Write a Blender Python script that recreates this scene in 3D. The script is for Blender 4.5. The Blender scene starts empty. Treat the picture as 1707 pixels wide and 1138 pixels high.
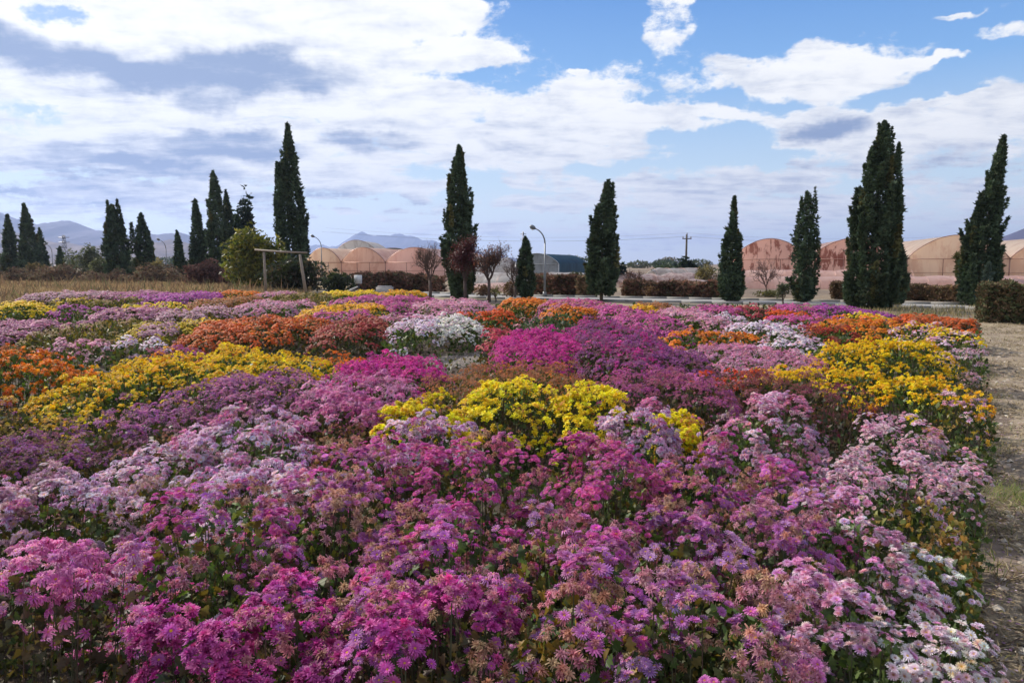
import bpy, math, random
import numpy as np
from mathutils import Vector, Matrix

R = math.radians
SC = bpy.context.scene
COL = SC.collection

# ------------------------------------------------------------------ camera
CAM_H = 1.6
F = 1230.0                       # focal length in photo pixels
HOR = 440.0
PITCH = math.atan((569.0 - HOR) / F)
cam_d = bpy.data.cameras.new('camera')
cam_d.sensor_width = 36.0
cam_d.lens = F / 1707.0 * 36.0
cam_d.clip_start = 0.05
cam_d.clip_end = 60000
cam = bpy.data.objects.new('camera', cam_d)
COL.objects.link(cam)
cam.location = (0, 0, CAM_H)
cam.rotation_euler = (R(90) - PITCH, 0, 0)
SC.camera = cam
SC.render.resolution_x, SC.render.resolution_y = 1024, 682

def ray(px, py):
    a = (px - 853.5) / F; b = -(py - 569.0) / F
    c, s = math.cos(PITCH), math.sin(PITCH)
    return np.array([a, c + b * s, -s + b * c])
def at_z(px, py, z=0.0):
    d = ray(px, py); t = (z - CAM_H) / d[2]
    return np.array([d[0] * t, d[1] * t, z])
def at_d(px, py, dist):          # point on the ray at forward distance dist
    d = ray(px, py); t = dist / d[1]
    return np.array([d[0] * t, dist, CAM_H + d[2] * t])
def azel(px, py):
    d = ray(px, py)
    return math.atan2(d[0], d[1]), math.atan2(d[2], math.hypot(d[0], d[1]))
def project(P):
    c, s = math.cos(PITCH), math.sin(PITCH)
    x = P[:, 0]; y = P[:, 1]; z = P[:, 2] - CAM_H
    f = y * c - z * s; u = y * s + z * c
    f = np.where(f < 0.05, 0.05, f)
    return 853.5 + F * x / f, 569.0 - F * u / f, f

# ------------------------------------------------------------------ sky, sun, exposure
SUN_AZ, SUN_EL = R(-48), R(37)   # azimuth from +Y towards +X
w = bpy.data.worlds.new('World'); SC.world = w; w.use_nodes = True
nt = w.node_tree; nt.nodes.clear()
class NB:
    def __init__(s, nt): s.nt = nt
    def n(s, t, ins=None, **kw):
        nd = s.nt.nodes.new(t)
        for k, v in kw.items(): setattr(nd, k, v)
        for k, v in (ins or {}).items():
            if isinstance(v, bpy.types.NodeSocket): s.nt.links.new(v, nd.inputs[k])
            else: nd.inputs[k].default_value = v
        return nd
    def m(s, op, a, b=None, c=None, clamp=False):
        d = {0: a}
        if b is not None: d[1] = b
        if c is not None: d[2] = c
        return s.n('ShaderNodeMath', d, operation=op, use_clamp=clamp).outputs[0]
    def v(s, op, a, b=None, c=None, out=0):
        d = {0: a}
        if b is not None: d[1] = b
        if c is not None: d[2] = c
        return s.n('ShaderNodeVectorMath', d, operation=op).outputs[out]
    def rng(s, val, a, b, c=0.0, d=1.0, mode='SMOOTHSTEP'):
        return s.n('ShaderNodeMapRange', {0: val, 1: a, 2: b, 3: c, 4: d}, interpolation_type=mode).outputs[0]
    def noise(s, vec, scale, detail=4, rough=0.5, dist=0.0, out=0, **kw):
        return s.n('ShaderNodeTexNoise', {'Vector': vec, 'Scale': scale, 'Detail': detail, 'Roughness': rough, 'Distortion': dist}, **kw).outputs[out]
    def mix(s, f, a, b, mode='MIX'):
        nd = s.n('ShaderNodeMix', {0: f, 6: a, 7: b}, data_type='RGBA', blend_type=mode)
        return nd.outputs[2]
    def ramp(s, f, stops):
        nd = s.nt.nodes.new('ShaderNodeValToRGB'); s.nt.links.new(f, nd.inputs[0])
        el = nd.color_ramp.elements
        while len(el) < len(stops): el.new(0.5)
        for e, (p, c) in zip(el, stops): e.position = p; e.color = tuple(c) + (1,)
        return nd.outputs[0]
B = NB(nt)
sky = B.n('ShaderNodeTexSky', sky_type='NISHITA', sun_disc=False, sun_elevation=SUN_EL, sun_rotation=SUN_AZ, altitude=1200.0, air_density=1.0, dust_density=0.6, ozone_density=1.5)
geo = B.n('ShaderNodeTexCoord').outputs['Generated']
D = B.v('NORMALIZE', geo)
sep = B.n('ShaderNodeSeparateXYZ', {0: D})
X, Y, Z = sep.outputs
AZ = B.m('ARCTAN2', X, Y)
EL = B.m('ARCSINE', Z)
# cloud deck seen in perspective: direction divided by height
zc = B.m('MAXIMUM', B.m('ADD', Z, 0.10), 0.03)
deck = B.n('ShaderNodeCombineXYZ', {0: B.m('DIVIDE', X, zc), 1: B.m('DIVIDE', Y, zc), 2: 0.0}).outputs[0]
P = B.n('ShaderNodeCombineXYZ', {0: AZ, 1: EL, 2: 0.0}).outputs[0]
wn = B.noise(D, 7.0, 5, 0.6, out=1)
P = B.v('ADD', P, B.v('MULTIPLY', B.v('SUBTRACT', wn, (0.5, 0.5, 0.5)), (0.17, 0.085, 0.0)))
def blobs(lst, base):
    acc = base
    for (cx, cy, rx, ry, wt) in lst:
        a, e = azel(cx, cy)
        sa, se = rx / F, ry / F
        q = B.v('MULTIPLY_ADD', P, (1 / sa, 1 / se, 0.0), (-a / sa, -e / se, 0.0))
        l = B.v('LENGTH', q, out=1)
        acc = B.m('ADD', acc, B.rng(l, 0.35, 1.25, wt, 0.0))
    return acc
WHITE = [(240, 40, 460, 120, .78), (600, 50, 230, 70, .85), (745, 8, 70, 24, .5), (150, 190, 330, 100, .55),
         (560, 150, 240, 60, .6), (775, 100, 80, 26, .75), (330, 250, 360, 45, .45), (850, 195, 280, 50, .9),
         (1120, 206, 190, 22, .8), (900, 250, 240, 30, .5), (630, 305, 150, 26, .6), (600, 250, 220, 35, .4), (700, 290, 420, 60, .2), (1300, 320, 500, 60, .18), (150, 300, 300, 60, .25), (1132, 22, 46, 66, .62),
         (1380, 122, 160, 44, .95), (1560, 97, 65, 7, .7), (1090, 135, 220, 36, .42), (1375, 215, 95, 36, .9),
         (1530, 215, 130, 40, .7), (1690, 205, 110, 44, .75), (1450, 258, 90, 22, .5), (1180, 300, 220, 22, .55),
         (885, 334, 34, 11, .8), (1600, 172, 80, 9, .6), (1695, 55, 50, 13, .7), (1605, 31, 36, 6, .6),
         (936, 46, 14, 12, .6), (948, 123, 22, 7, .6), (1250, 352, 220, 24, .55), (1050, 330, 260, 20, .4), (700, 370, 200, 18, .4), (1150, 400, 260, 16, .35), (330, 320, 200, 20, .35), (150, 345, 360, 34, .42), (580, 352, 42, 11, .55),
         (1620, 345, 200, 42, .36), (1000, 385, 300, 14, .3), (870, 303, 50, 9, .5), (1650, 275, 120, 18, .4)]
HOLES = [(110, 22, 60, 14, -.5), (655, 78, 75, 20, -.62), (700, 40, 60, 12, -.3), (690, 330, 120, 12, -.3), (950, 20, 130, 50, -.5),
         (1000, 275, 90, 10, -.3), (1300, 40, 130, 60, -.5), (1000, 80, 120, 40, -.35), (1600, 130, 120, 20, -.3), (1250, 260, 120, 16, -.3), (1180, 165, 90, 12, -.2)]
cov = blobs(WHITE + HOLES, -0.15)
cov = B.m('ADD', cov, B.rng(B.m('ABSOLUTE', AZ), R(42), R(80), 0.0, 0.42))   # extra unseen cloud added at the sides and behind to neutralise blue fill light
cov = B.m('ADD', cov, B.rng(EL, R(26), R(50), 0.0, 0.22))  # more added cloud above the view, for the same neutral fill
fb = B.noise(deck, 1.7, 9, 0.62, 0.6)
fs = B.noise(B.v('MULTIPLY', deck, (0.55, 1.6, 1.0)), 2.4, 7, 0.6, 0.3)
fd = B.noise(B.v('MULTIPLY', D, (1, 1, 1.7)), 20.0, 10, 0.66, 0.15)
field = B.m('ADD', cov, B.m('MULTIPLY', B.m('SUBTRACT', fb, 0.5), 2.1))
field = B.m('ADD', field, B.m('MULTIPLY', B.m('SUBTRACT', fs, 0.5), 0.75))
field = B.m('ADD', field, B.m('MULTIPLY', B.m('SUBTRACT', fd, 0.5), 1.9))
alpha = B.m('MULTIPLY', B.rng(field, 0.0, 0.46), 0.97)
DARK = [(80, 95, 170, 34, .95), (400, 122, 190, 36, 1.0), (335, 168, 50, 18, .6), (380, 234, 140, 22, .8), (240, 255, 150, 20, .55),
        (60, 300, 260, 45, .55), (300, 280, 170, 14, .5), (620, 228, 70, 20, .6), (1385, 216, 68, 20, 1.0), (560, 330, 200, 24, .45),
        (1620, 290, 130, 26, .4), (200, 380, 400, 40, .3), (830, 240, 60, 14, .3), (1250, 300, 250, 30, .2)]
dk = blobs(DARK, 0.0)
dk = B.m('ADD', dk, B.m('MULTIPLY', B.m('SUBTRACT', fs, 0.46), 0.9))
dk = B.m('ADD', dk, B.m('MULTIPLY', B.m('SUBTRACT', fd, 0.5), 0.9))
fw = B.noise(B.v('MULTIPLY', deck, (1.0, 1.3, 1.0)), 3.4, 8, 0.62, 0.3)
dk = B.m('ADD', dk, B.m('MULTIPLY', B.m('SUBTRACT', fw, 0.5), 1.7))
dk = B.rng(dk, -0.18, 1.05)
elr = B.rng(EL, R(1), R(24), mode='LINEAR')
ccol = B.mix(dk, (10.4, 10.4, 10.3, 1), (2.9, 3.8, 5.8, 1))
warm = B.mix(B.rng(EL, R(2), R(15)), (0.80, 0.82, 0.88, 1), (1, 1, 1, 1))
ccol = B.mix(1.0, ccol, warm, 'MULTIPLY')
grad = B.ramp(B.rng(EL, R(0), R(30), mode='LINEAR'), [(0.0, (.95, .97, .96)), (0.2, (.62, .79, .92)), (0.45, (.23, .47, .85)), (0.75, (.06, .24, .68)), (1.0, (.03, .16, .56))])
# paler towards the sun, deeper away from it
sd = (math.sin(SUN_AZ) * math.cos(SUN_EL), math.cos(SUN_AZ) * math.cos(SUN_EL), math.sin(SUN_EL))
glow = B.rng(B.v('DOT_PRODUCT', D, sd, out=1), 0.72, 1.0)
gr = B.v('SCALE', grad); gr.node.inputs['Scale'].default_value = 10.0
gr = B.mix(B.m('MULTIPLY', glow, 0.35), gr, (10, 10.4, 10.8, 1))
base = B.mix(0.92, sky.outputs[0], gr)
skyc = B.mix(alpha, base, ccol)
bg = B.n('ShaderNodeBackground', {'Color': skyc, 'Strength': 0.085})
B.n('ShaderNodeOutputWorld', {0: bg.outputs[0]})

sl = bpy.data.lights.new('sun', 'SUN'); sl.energy = 5.0; sl.angle = R(0.6); sl.color = (1.0, 0.93, 0.82)
sun = bpy.data.objects.new('sun', sl); COL.objects.link(sun)
sun.rotation_euler = Vector(sd).to_track_quat('Z', 'Y').to_euler()
SC.view_settings.view_transform = 'Standard'
SC.view_settings.look = 'None'
SC.view_settings.gamma = 1.0
SC.view_settings.exposure = 0.3
SC.render.engine = 'CYCLES'

# ------------------------------------------------------------------ tagging helpers
def tag(o, label=None, cat=None, group=None, kind=None):
    if label: o['label'] = label
    if cat: o['category'] = cat
    if group: o['group'] = group
    if kind: o['kind'] = kind
    return o
def empty(name, loc):
    o = bpy.data.objects.new(name, None); COL.objects.link(o)
    o.location = tuple(float(v) for v in loc); o.empty_display_size = 0.2
    return o

# ------------------------------------------------------------------ mesh accumulator (numpy)
class MB:
    def __init__(s): s.V = []; s.C = []; s.L = []; s.S = []; s.n = 0
    def add(s, V, loops, sizes, C):
        V = np.asarray(V, float)
        if len(V) == 0: return
        C = np.asarray(C, float)
        if C.ndim == 1: C = np.tile(C, (len(V), 1))
        s.V.append(V); s.C.append(C); s.L.append(np.asarray(loops, np.int64) + s.n); s.S.append(np.asarray(sizes, np.int64)); s.n += len(V)
    def inst(s, T, pos, Rm, scale, cols):
        # T: template dict; pos (n,3); Rm (n,3,3); scale (n,) or (n,3); cols (n,K,3) with T.w (k,K)
        n = len(pos)
        if n == 0: return
        tv = T['v'];  k = len(tv)
        sc = scale[:, None, None] if scale.ndim == 1 else scale[:, None, :]
        lv = tv[None] * sc
        V = np.einsum('nij,nkj->nki', Rm, lv) + pos[:, None, :]
        C = np.einsum('kw,nwc->nkc', T['w'], cols)
        L = (T['l'][None] + (np.arange(n) * k)[:, None]).ravel()
        S = np.tile(T['s'], n)
        s.add(V.reshape(-1, 3), L, S, C.reshape(-1, 3))
    def quad(s, a, b, c, d, col): s.add([a, b, c, d], [0, 1, 2, 3], [4], col)
    def box(s, lo, hi, col, M=None):
        x0, y0, z0 = lo; x1, y1, z1 = hi
        V = np.array([[x0, y0, z0], [x1, y0, z0], [x1, y1, z0], [x0, y1, z0], [x0, y0, z1], [x1, y0, z1], [x1, y1, z1], [x0, y1, z1]], float)
        if M is not None: V = V @ np.asarray(M[0]).T + np.asarray(M[1])
        s.add(V, [0, 3, 2, 1, 4, 5, 6, 7, 0, 1, 5, 4, 1, 2, 6, 5, 2, 3, 7, 6, 3, 0, 4, 7], [4] * 6, col)
    def tube(s, pts, rad, col, n=6, cap=True):
        pts = np.asarray(pts, float); m = len(pts)
        rad = np.broadcast_to(np.asarray(rad, float), (m,))
        T = np.gradient(pts, axis=0); T /= np.linalg.norm(T, axis=1)[:, None] + 1e-9
        ref = np.array([0.0, 0, 1]) if abs(T[0][2]) < 0.9 else np.array([1.0, 0, 0])
        u = np.cross(T, ref); u /= np.linalg.norm(u, axis=1)[:, None] + 1e-9
        v = np.cross(T, u)
        a = np.arange(n) * 2 * math.pi / n
        V = pts[:, None] + rad[:, None, None] * (np.cos(a)[None, :, None] * u[:, None] + np.sin(a)[None, :, None] * v[:, None])
        L = []
        for i in range(m - 1):
            for j in range(n):
                k = (j + 1) % n
                L += [i * n + j, i * n + k, (i + 1) * n + k, (i + 1) * n + j]
        S = [4] * ((m - 1) * n)
        if cap:
            L += list(range(n))[::-1] + list(range((m - 1) * n, m * n)); S += [n, n]
        s.add(V.reshape(-1, 3), L, S, col)
    def build(s, name, mat, parent=None, smooth=False, origin=None):
        me = bpy.data.meshes.new(name)
        if s.n:
            V = np.concatenate(s.V); C = np.concatenate(s.C); L = np.concatenate(s.L); S = np.concatenate(s.S)
            off = np.zeros(3)
            if parent is not None: off = np.array(parent_world(parent))
            elif origin is not None: off = np.array(origin, float)
            V = V - off
            me.vertices.add(len(V)); me.vertices.foreach_set('co', V.astype(np.float32).ravel())
            me.loops.add(len(L)); me.loops.foreach_set('vertex_index', L.astype(np.int32))
            me.polygons.add(len(S)); st = np.concatenate([[0], np.cumsum(S)[:-1]])
            me.polygons.foreach_set('loop_start', st.astype(np.int32))
            at = me.attributes.new('Col', 'FLOAT_COLOR', 'POINT')
            at.data.foreach_set('color', np.concatenate([C, np.ones((len(C), 1))], 1).astype(np.float32).ravel())
            me.update(calc_edges=True)
            if smooth: me.polygons.foreach_set('use_smooth', np.ones(len(S), bool))
        me.materials.append(mat)
        o = bpy.data.objects.new(name, me); COL.objects.link(o)
        if parent is not None: o.parent = parent
        elif origin is not None: o.location = tuple(float(v) for v in origin)
        return o
def parent_world(p):
    x = Vector((0, 0, 0))
    while p is not None: x = x + p.location; p = p.parent
    return x

# ------------------------------------------------------------------ materials
def mat(name):
    m = bpy.data.materials.new(name); m.use_nodes = True; m.node_tree.nodes.clear()
    return m, NB(m.node_tree)
def leafy(name, trans=0.35, rough=0.6, var=0.25, vscale=14.0, tint=(1, 1, 1), spec=0.3):
    m, b = mat(name)
    a = b.n('ShaderNodeAttribute', attribute_name='Col').outputs['Color']
    co = b.n('ShaderNodeNewGeometry').outputs['Position']
    n = b.noise(co, vscale, 3, 0.6)
    f = b.rng(n, 0.25, 0.75, 1 - var, 1 + var, 'LINEAR')
    c = b.v('SCALE', a); c.node.inputs['Scale'].default_value = 1.0; b.nt.links.new(f, c.node.inputs['Scale'])
    p = b.n('ShaderNodeBsdfPrincipled', {'Base Color': c, 'Roughness': rough, 'Specular IOR Level': spec})
    t = b.n('ShaderNodeBsdfTranslucent', {'Color': b.mix(1.0, c, tuple(tint) + (1,), 'MULTIPLY')})
    mx = b.n('ShaderNodeMixShader', {0: trans, 1: p.outputs[0], 2: t.outputs[0]})
    b.n('ShaderNodeOutputMaterial', {0: mx.outputs[0]})
    return m
def solid(name, rough=0.7, var=0.2, vscale=6.0, bump=0.0, bscale=20.0, metal=0.0):
    m, b = mat(name)
    a = b.n('ShaderNodeAttribute', attribute_name='Col').outputs['Color']
    co = b.n('ShaderNodeNewGeometry').outputs['Position']
    n = b.noise(co, vscale, 5, 0.65)
    f = b.rng(n, 0.25, 0.75, 1 - var, 1 + var, 'LINEAR')
    c = b.v('SCALE', a); b.nt.links.new(f, c.node.inputs['Scale'])
    ins = {'Base Color': c, 'Roughness': rough, 'Metallic': metal}
    if bump:
        ins['Normal'] = b.n('ShaderNodeBump', {'Strength': bump, 'Distance': 0.02, 'Height': b.noise(co, bscale, 5, 0.7)}).outputs[0]
    p = b.n('ShaderNodeBsdfPrincipled', ins)
    b.n('ShaderNodeOutputMaterial', {0: p.outputs[0]})
    return m
M_PETAL = leafy('petal', 0.42, 0.65, 0.18, 30.0, (1.0, 0.92, 1.0))
M_LEAF = leafy('leaf', 0.28, 0.55, 0.3, 9.0, (1.1, 1.2, 0.5))
M_STEM = solid('stem', 0.8, 0.2)
M_CYP = leafy('cypress foliage', 0.08, 0.75, 0.3, 3.0, (1, 1.1, 0.6))
M_TWIG = leafy('twig', 0.2, 0.8, 0.3, 2.0)
M_BARK = solid('bark', 0.9, 0.35, 12.0, 0.6, 30.0)
M_DRY = leafy('dry grass', 0.35, 0.7, 0.25, 0.6)
M_METAL = solid('grey metal', 0.45, 0.1, 6.0, metal=0.6)
M_CONC = solid('concrete', 0.85, 0.15, 5.0, 0.2)
M_WOOD = solid('weathered wood', 0.85, 0.3, 15.0, 0.4, 40.0)

# ------------------------------------------------------------------ ground, paths, road
def gmat(name, stops, scale=1.2, detail=10, rough=0.95, bump=0.5, bscale=30.0, stops2=None, s2=0.15, fleck=None):
    m, b = mat(name)
    co = b.n('ShaderNodeNewGeometry').outputs['Position']
    n = b.noise(co, scale, detail, 0.7)
    c = b.ramp(n, stops)
    if stops2:
        c2 = b.ramp(b.noise(co, scale * 3, 8, 0.7), stops2)
        c = b.mix(b.rng(b.noise(co, s2, 4, 0.6, 0.5), 0.42, 0.6), c, c2)
    if fleck:
        fl = b.noise(co, 45.0, 3, 0.8, 0.8)
        c = b.mix(b.rng(fl, 0.58, 0.68), c, tuple(fleck) + (1,))
    bn = b.n('ShaderNodeBump', {'Strength': bump, 'Distance': 0.03, 'Height': b.noise(co, bscale, 6, 0.75)}).outputs[0]
    p = b.n('ShaderNodeBsdfPrincipled', {'Base Color': c, 'Roughness': rough, 'Normal': bn, 'Specular IOR Level': 0.2})
    b.n('ShaderNodeOutputMaterial', {0: p.outputs[0]})
    return m
M_SOIL = gmat('brown soil', [(0.3, (.07, .050, .038)), (0.5, (.14, .105, .08)), (0.7, (.22, .17, .13))],
              stops2=[(0.3, (.16, .12, .08)), (0.7, (.30, .23, .15))], s2=0.06, fleck=(.28, .22, .15))
M_PATH = gmat('sandy path', [(0.3, (.18, .137, .095)), (0.5, (.29, .228, .165)), (0.72, (.40, .325, .24))], scale=2.2,
              stops2=[(0.3, (.22, .17, .115)), (0.7, (.38, .31, .21))], s2=0.7, fleck=(.46, .39, .28), bump=1.0)
M_GRAV = gmat('gravel path', [(0.3, (.08, .065, .06)), (0.5, (.15, .125, .11)), (0.7, (.22, .19, .17))], scale=9, bump=0.9, fleck=(.28, .25, .22))
M_FIELD = gmat('dry field', [(0.3, (.20, .14, .07)), (0.5, (.33, .24, .13)), (0.7, (.42, .32, .18))], scale=1.0)
M_ASPH = gmat('pale road', [(0.3, (.27, .26, .255)), (0.7, (.37, .36, .35))], scale=3.0, bump=0.2)
M_BARE = gmat('bare verge', [(0.3, (.13, .10, .075)), (0.5, (.21, .17, .13)), (0.7, (.30, .25, .19))], scale=1.5,
              stops2=[(0.3, (.22, .18, .11)), (0.7, (.34, .27, .17))], s2=0.2, fleck=(.36, .30, .22))

def relief(x, y):
    return (0.012 * np.sin(x * 2.1 + 1.3 * np.sin(y * 1.7)) * np.sin(y * 2.7 + x) + 0.006 * np.sin(x * 9.1 + y * 4.0) * np.sin(y * 8.3 - x * 3.0)
            + 0.004 * np.sin(x * 23 + 2 * np.sin(y * 19)) * np.sin(y * 27 + x * 7))
def grid_sheet(name, xs, ys, zf, m, maskf=None, kind='structure'):
    gx, gy = np.meshgrid(xs, ys, indexing='ij')
    V = np.stack([gx, gy, zf(gx, gy)], -1).reshape(-1, 3)
    ny = len(ys); i, j = np.meshgrid(np.arange(len(xs) - 1), np.arange(ny - 1), indexing='ij')
    a = (i * ny + j).ravel()
    q = np.stack([a, a + ny, a + ny + 1, a + 1], 1)
    if maskf is not None:
        c = V[q].mean(1); q = q[maskf(c[:, 0], c[:, 1])]
    mb = MB(); mb.add(V, q.ravel(), np.full(len(q), 4), (.3, .3, .3))
    o = mb.build(name, m, smooth=True); tag(o, kind=kind)
    return o
mb = MB(); mb.quad((-9800, -2000, 0), (9800, -2000, 0), (9800, 9900, 0), (-9800, 9900, 0), (.2, .2, .2))
tag(mb.build('ground', M_SOIL), kind='structure')

def edge_x(y):      # right-hand edge of the flower bed
    pts = [(0.5, 0.45), (2.1, 1.36), (3.2, 2.08), (4.3, 2.76), (5.6, 3.7), (8.9, 5.75), (12.5, 7.9), (16.4, 10.2), (19.5, 10.5), (24, 9.5)]
    return np.interp(y, [p[0] for p in pts], [p[1] for p in pts])
def path_z(x, y):
    e = edge_x(y) - 0.02 + 0.10 * np.sin(y * 1.9) + .05 * np.sin(y * 5.3)
    t = np.clip((x - e) / 0.5, 0, 1)
    return -0.012 + t * 0.038 + (relief(x, y) * 1.7 + .014 * np.sin((x - .62 * y) * 5.2) * np.sin(y * .8 + 1)) * t
nx = np.concatenate([np.arange(0.6, 6.5, 0.035), np.arange(6.5, 26, 0.12)])
ny_ = np.concatenate([np.arange(0.5, 8, 0.035), np.arange(8, 25.5, 0.12)])
def path_mask(x, y):
    e = edge_x(y) - 0.02 + 0.10 * np.sin(y * 1.9) + .05 * np.sin(y * 5.3)
    far = 22.2 + 0.4 * np.sin(x * 1.7) - 0.22 * (x - 10)
    return (x > e) & (y < far)
grid_sheet('path', nx, ny_, path_z, M_PATH, path_mask)
M_BED = gmat('dark bed soil', [(0.3, (.035, .026, .02)), (0.5, (.07, .052, .04)), (0.7, (.12, .09, .065))], scale=4.0, bump=0.8, fleck=(.17, .12, .07))
bx = np.arange(-40, 12, .25); by = np.arange(.5, 25, .25)
grid_sheet('bed_soil', bx, by, lambda x, y: 0.003 + 0 * x, M_BED, lambda x, y: (x < edge_x(y) - .05) & (x > -1.2 * y - 6) & (y < 22.6 - .12 * x))
# gravel walk winding between the beds
gp = [at_z(a, b) for a, b in [(500, 618), (620, 612), (720, 604), (830, 593), (1000, 566), (1100, 552)]]
def ribbon(name, pts, w, m, z=0.004, kind='structure'):
    mb = MB(); pts = np.array([(p[0], p[1], z) for p in pts]); T = np.gradient(pts, axis=0); T /= np.linalg.norm(T, axis=1)[:, None]
    N = np.stack([-T[:, 1], T[:, 0], 0 * T[:, 0]], 1); w = np.broadcast_to(np.asarray(w, float), (len(pts),))
    V = np.concatenate([pts + N * w[:, None], pts - N * w[:, None]]); n = len(pts)
    L = [];
    for i in range(n - 1): L += [n + i, n + i + 1, i + 1, i]
    mb.add(V, L, [4] * (n - 1), (.3, .3, .3))
    return tag(mb.build(name, m), kind=kind)
ribbon('gravel_walk', gp, [0.9, 0.8, 0.8, 0.7, 0.6, 0.5], M_GRAV, 0.009)
# road crossing behind the beds
rp = np.array([at_z(a, b)[:2] for a, b in [(300, 480), (430, 484), (520, 486), (620, 489), (760, 493.5), (900, 497.5), (1100, 501), (1300, 505), (1500, 509.5), (1720, 515), (2100, 525)]])
rp3 = [(x, y, 0) for x, y in rp]
ribbon('verge', rp3, 4.6, M_BARE, 0.004)
ribbon('road', rp3, 1.55, M_ASPH, 0.008)
def kerb(off, nm):
    pts = np.array(rp); T = np.gradient(pts, axis=0); T /= np.linalg.norm(T, axis=1)[:, None]
    N = np.stack([-T[:, 1], T[:, 0]], 1); N = N * np.sign(N[:, 1])[:, None]
    c = pts + N * off; mb = MB()
    for i in range(len(c) - 1):
        d = c[i + 1] - c[i]; L = np.linalg.norm(d); k = max(1, int(L / 1.0)); t = d / L
        for j in range(k):
            a = c[i] + d * j / k; M = (np.array([[t[0], -t[1], 0], [t[1], t[0], 0], [0, 0, 1]]), (a[0], a[1], 0))
            g = 0.22 + 0.02 * random.random()
            mb.box((0.001, -0.07, -0.05), (L / k - 0.001, 0.07, 0.10), (g, g * .96, g * .9), M)
    return tag(mb.build(nm, M_CONC), kind='structure')
random.seed(5)
kerb(1.64, 'kerb'); kerb(-1.64, 'kerb')
# dry field on the left
fx = np.arange(-80, -4, 1.0); fy = np.arange(27, 100, 1.0)
grid_sheet('field', fx, fy, lambda x, y: 0.012 + 0 * x, M_FIELD, lambda x, y: (x < -0.22 * y + 0.5) & (y > 27 + 0.04 * (x + 30)) & (y < 62 - 0.6 * (x + 20)))

# ------------------------------------------------------------------ mountains
def mountains(name, prof, dist, depth, cols, seed, rough=0.05, base_y=445):
    rng = np.random.default_rng(seed)
    px = np.linspace(prof[0][0], prof[-1][0], 240)
    py = np.interp(px, [p[0] for p in prof], [p[1] for p in prof])
    H = (HOR - py) / F * dist
    k = np.zeros_like(px)
    for f_ in (1 / 60, 1 / 28, 1 / 13, 1 / 6): k += np.sin(px * f_ * 6.28 + rng.random() * 6.28) * (1 / f_) * 0.028
    H = np.maximum(H + k * dist / F, 1.0)
    rows = np.concatenate([np.linspace(0, 1, 42), 1 + np.linspace(0.1, 0.8, 6)])
    V = []
    for t in rows:
        tt = t if t <= 1 else 2 - t
        d = dist - depth * (1 - t)
        x = (px - 853.5) / F * dist
        ph = px * 0.09 + 3 * np.sin(t * 4 + px * 0.02)
        sp = np.abs(np.sin(ph)) * 0.5 + np.abs(np.sin(ph * 2.3 + t * 7)) * 0.3 + np.abs(np.sin(ph * 5.1 - t * 11)) * 0.2
        h = H * (tt ** 1.25) * (1 - 0.75 * (1 - tt) * sp) + rough * H * tt * (1 - tt) * np.sin(px * 0.7 + t * 30)
        x = x + depth * 0.05 * np.sin(t * 6 + px * 0.05) * (1 - tt)
        V.append(np.stack([x, np.full_like(x, d), h - 2], 1))
    V = np.array(V); nr, nc = V.shape[:2]
    i, j = np.meshgrid(np.arange(nr - 1), np.arange(nc - 1), indexing='ij'); a = (i * nc + j).ravel()
    q = np.stack([a, a + 1, a + nc + 1, a + nc], 1)
    m, b = mat(name)
    g = b.n('ShaderNodeNewGeometry').outputs['Position']
    c = b.ramp(b.noise(g, 0.006 * 4000 / dist, 9, 0.65), [(0.35, cols[0]), (0.65, cols[1])])
    p = b.n('ShaderNodeBsdfPrincipled', {'Base Color': c, 'Roughness': 0.95, 'Specular IOR Level': 0.1})
    b.n('ShaderNodeOutputMaterial', {0: p.outputs[0]})
    mb = MB(); mb.add(V.reshape(-1, 3), q.ravel(), np.full(len(q), 4), (.3, .3, .3))
    return tag(mb.build(name, m, smooth=True), kind='structure')
RK = [(.04, .036, .065), (.08, .066, .10)]
mountains('mountains', [(-260, 372), (-120, 350), (-40, 362), (0, 354), (14, 356), (28, 367), (45, 362), (62, 377), (82, 373), (105, 368), (125, 369), (150, 380), (178, 385), (215, 395), (255, 391), (290, 387), (318, 392), (345, 402), (420, 417), (520, 436)],
          3800, 1900, RK, 3)
mountains('foothills', [(-300, 380), (-100, 384), (0, 380), (40, 388), (90, 402), (170, 410), (230, 402), (290, 400), (340, 406), (400, 424), (450, 438)], 2400, 900, [(.09, .06, .05), (.17, .12, .095)], 8)
mountains('distant_mountains', [(470, 436), (500, 418), (520, 408), (540, 408), (552, 414), (575, 404), (594, 391), (604, 388), (616, 392), (640, 391), (690, 393), (712, 400), (760, 412), (840, 428), (900, 438)], 7500, 2600, RK, 11, 0.02)
mountains('rocky_hill', [(1655, 436), (1672, 412), (1684, 394), (1698, 382), (1716, 374), (1760, 380), (1850, 372), (1950, 400), (2050, 436)], 2700, 800, RK, 5)

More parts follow.
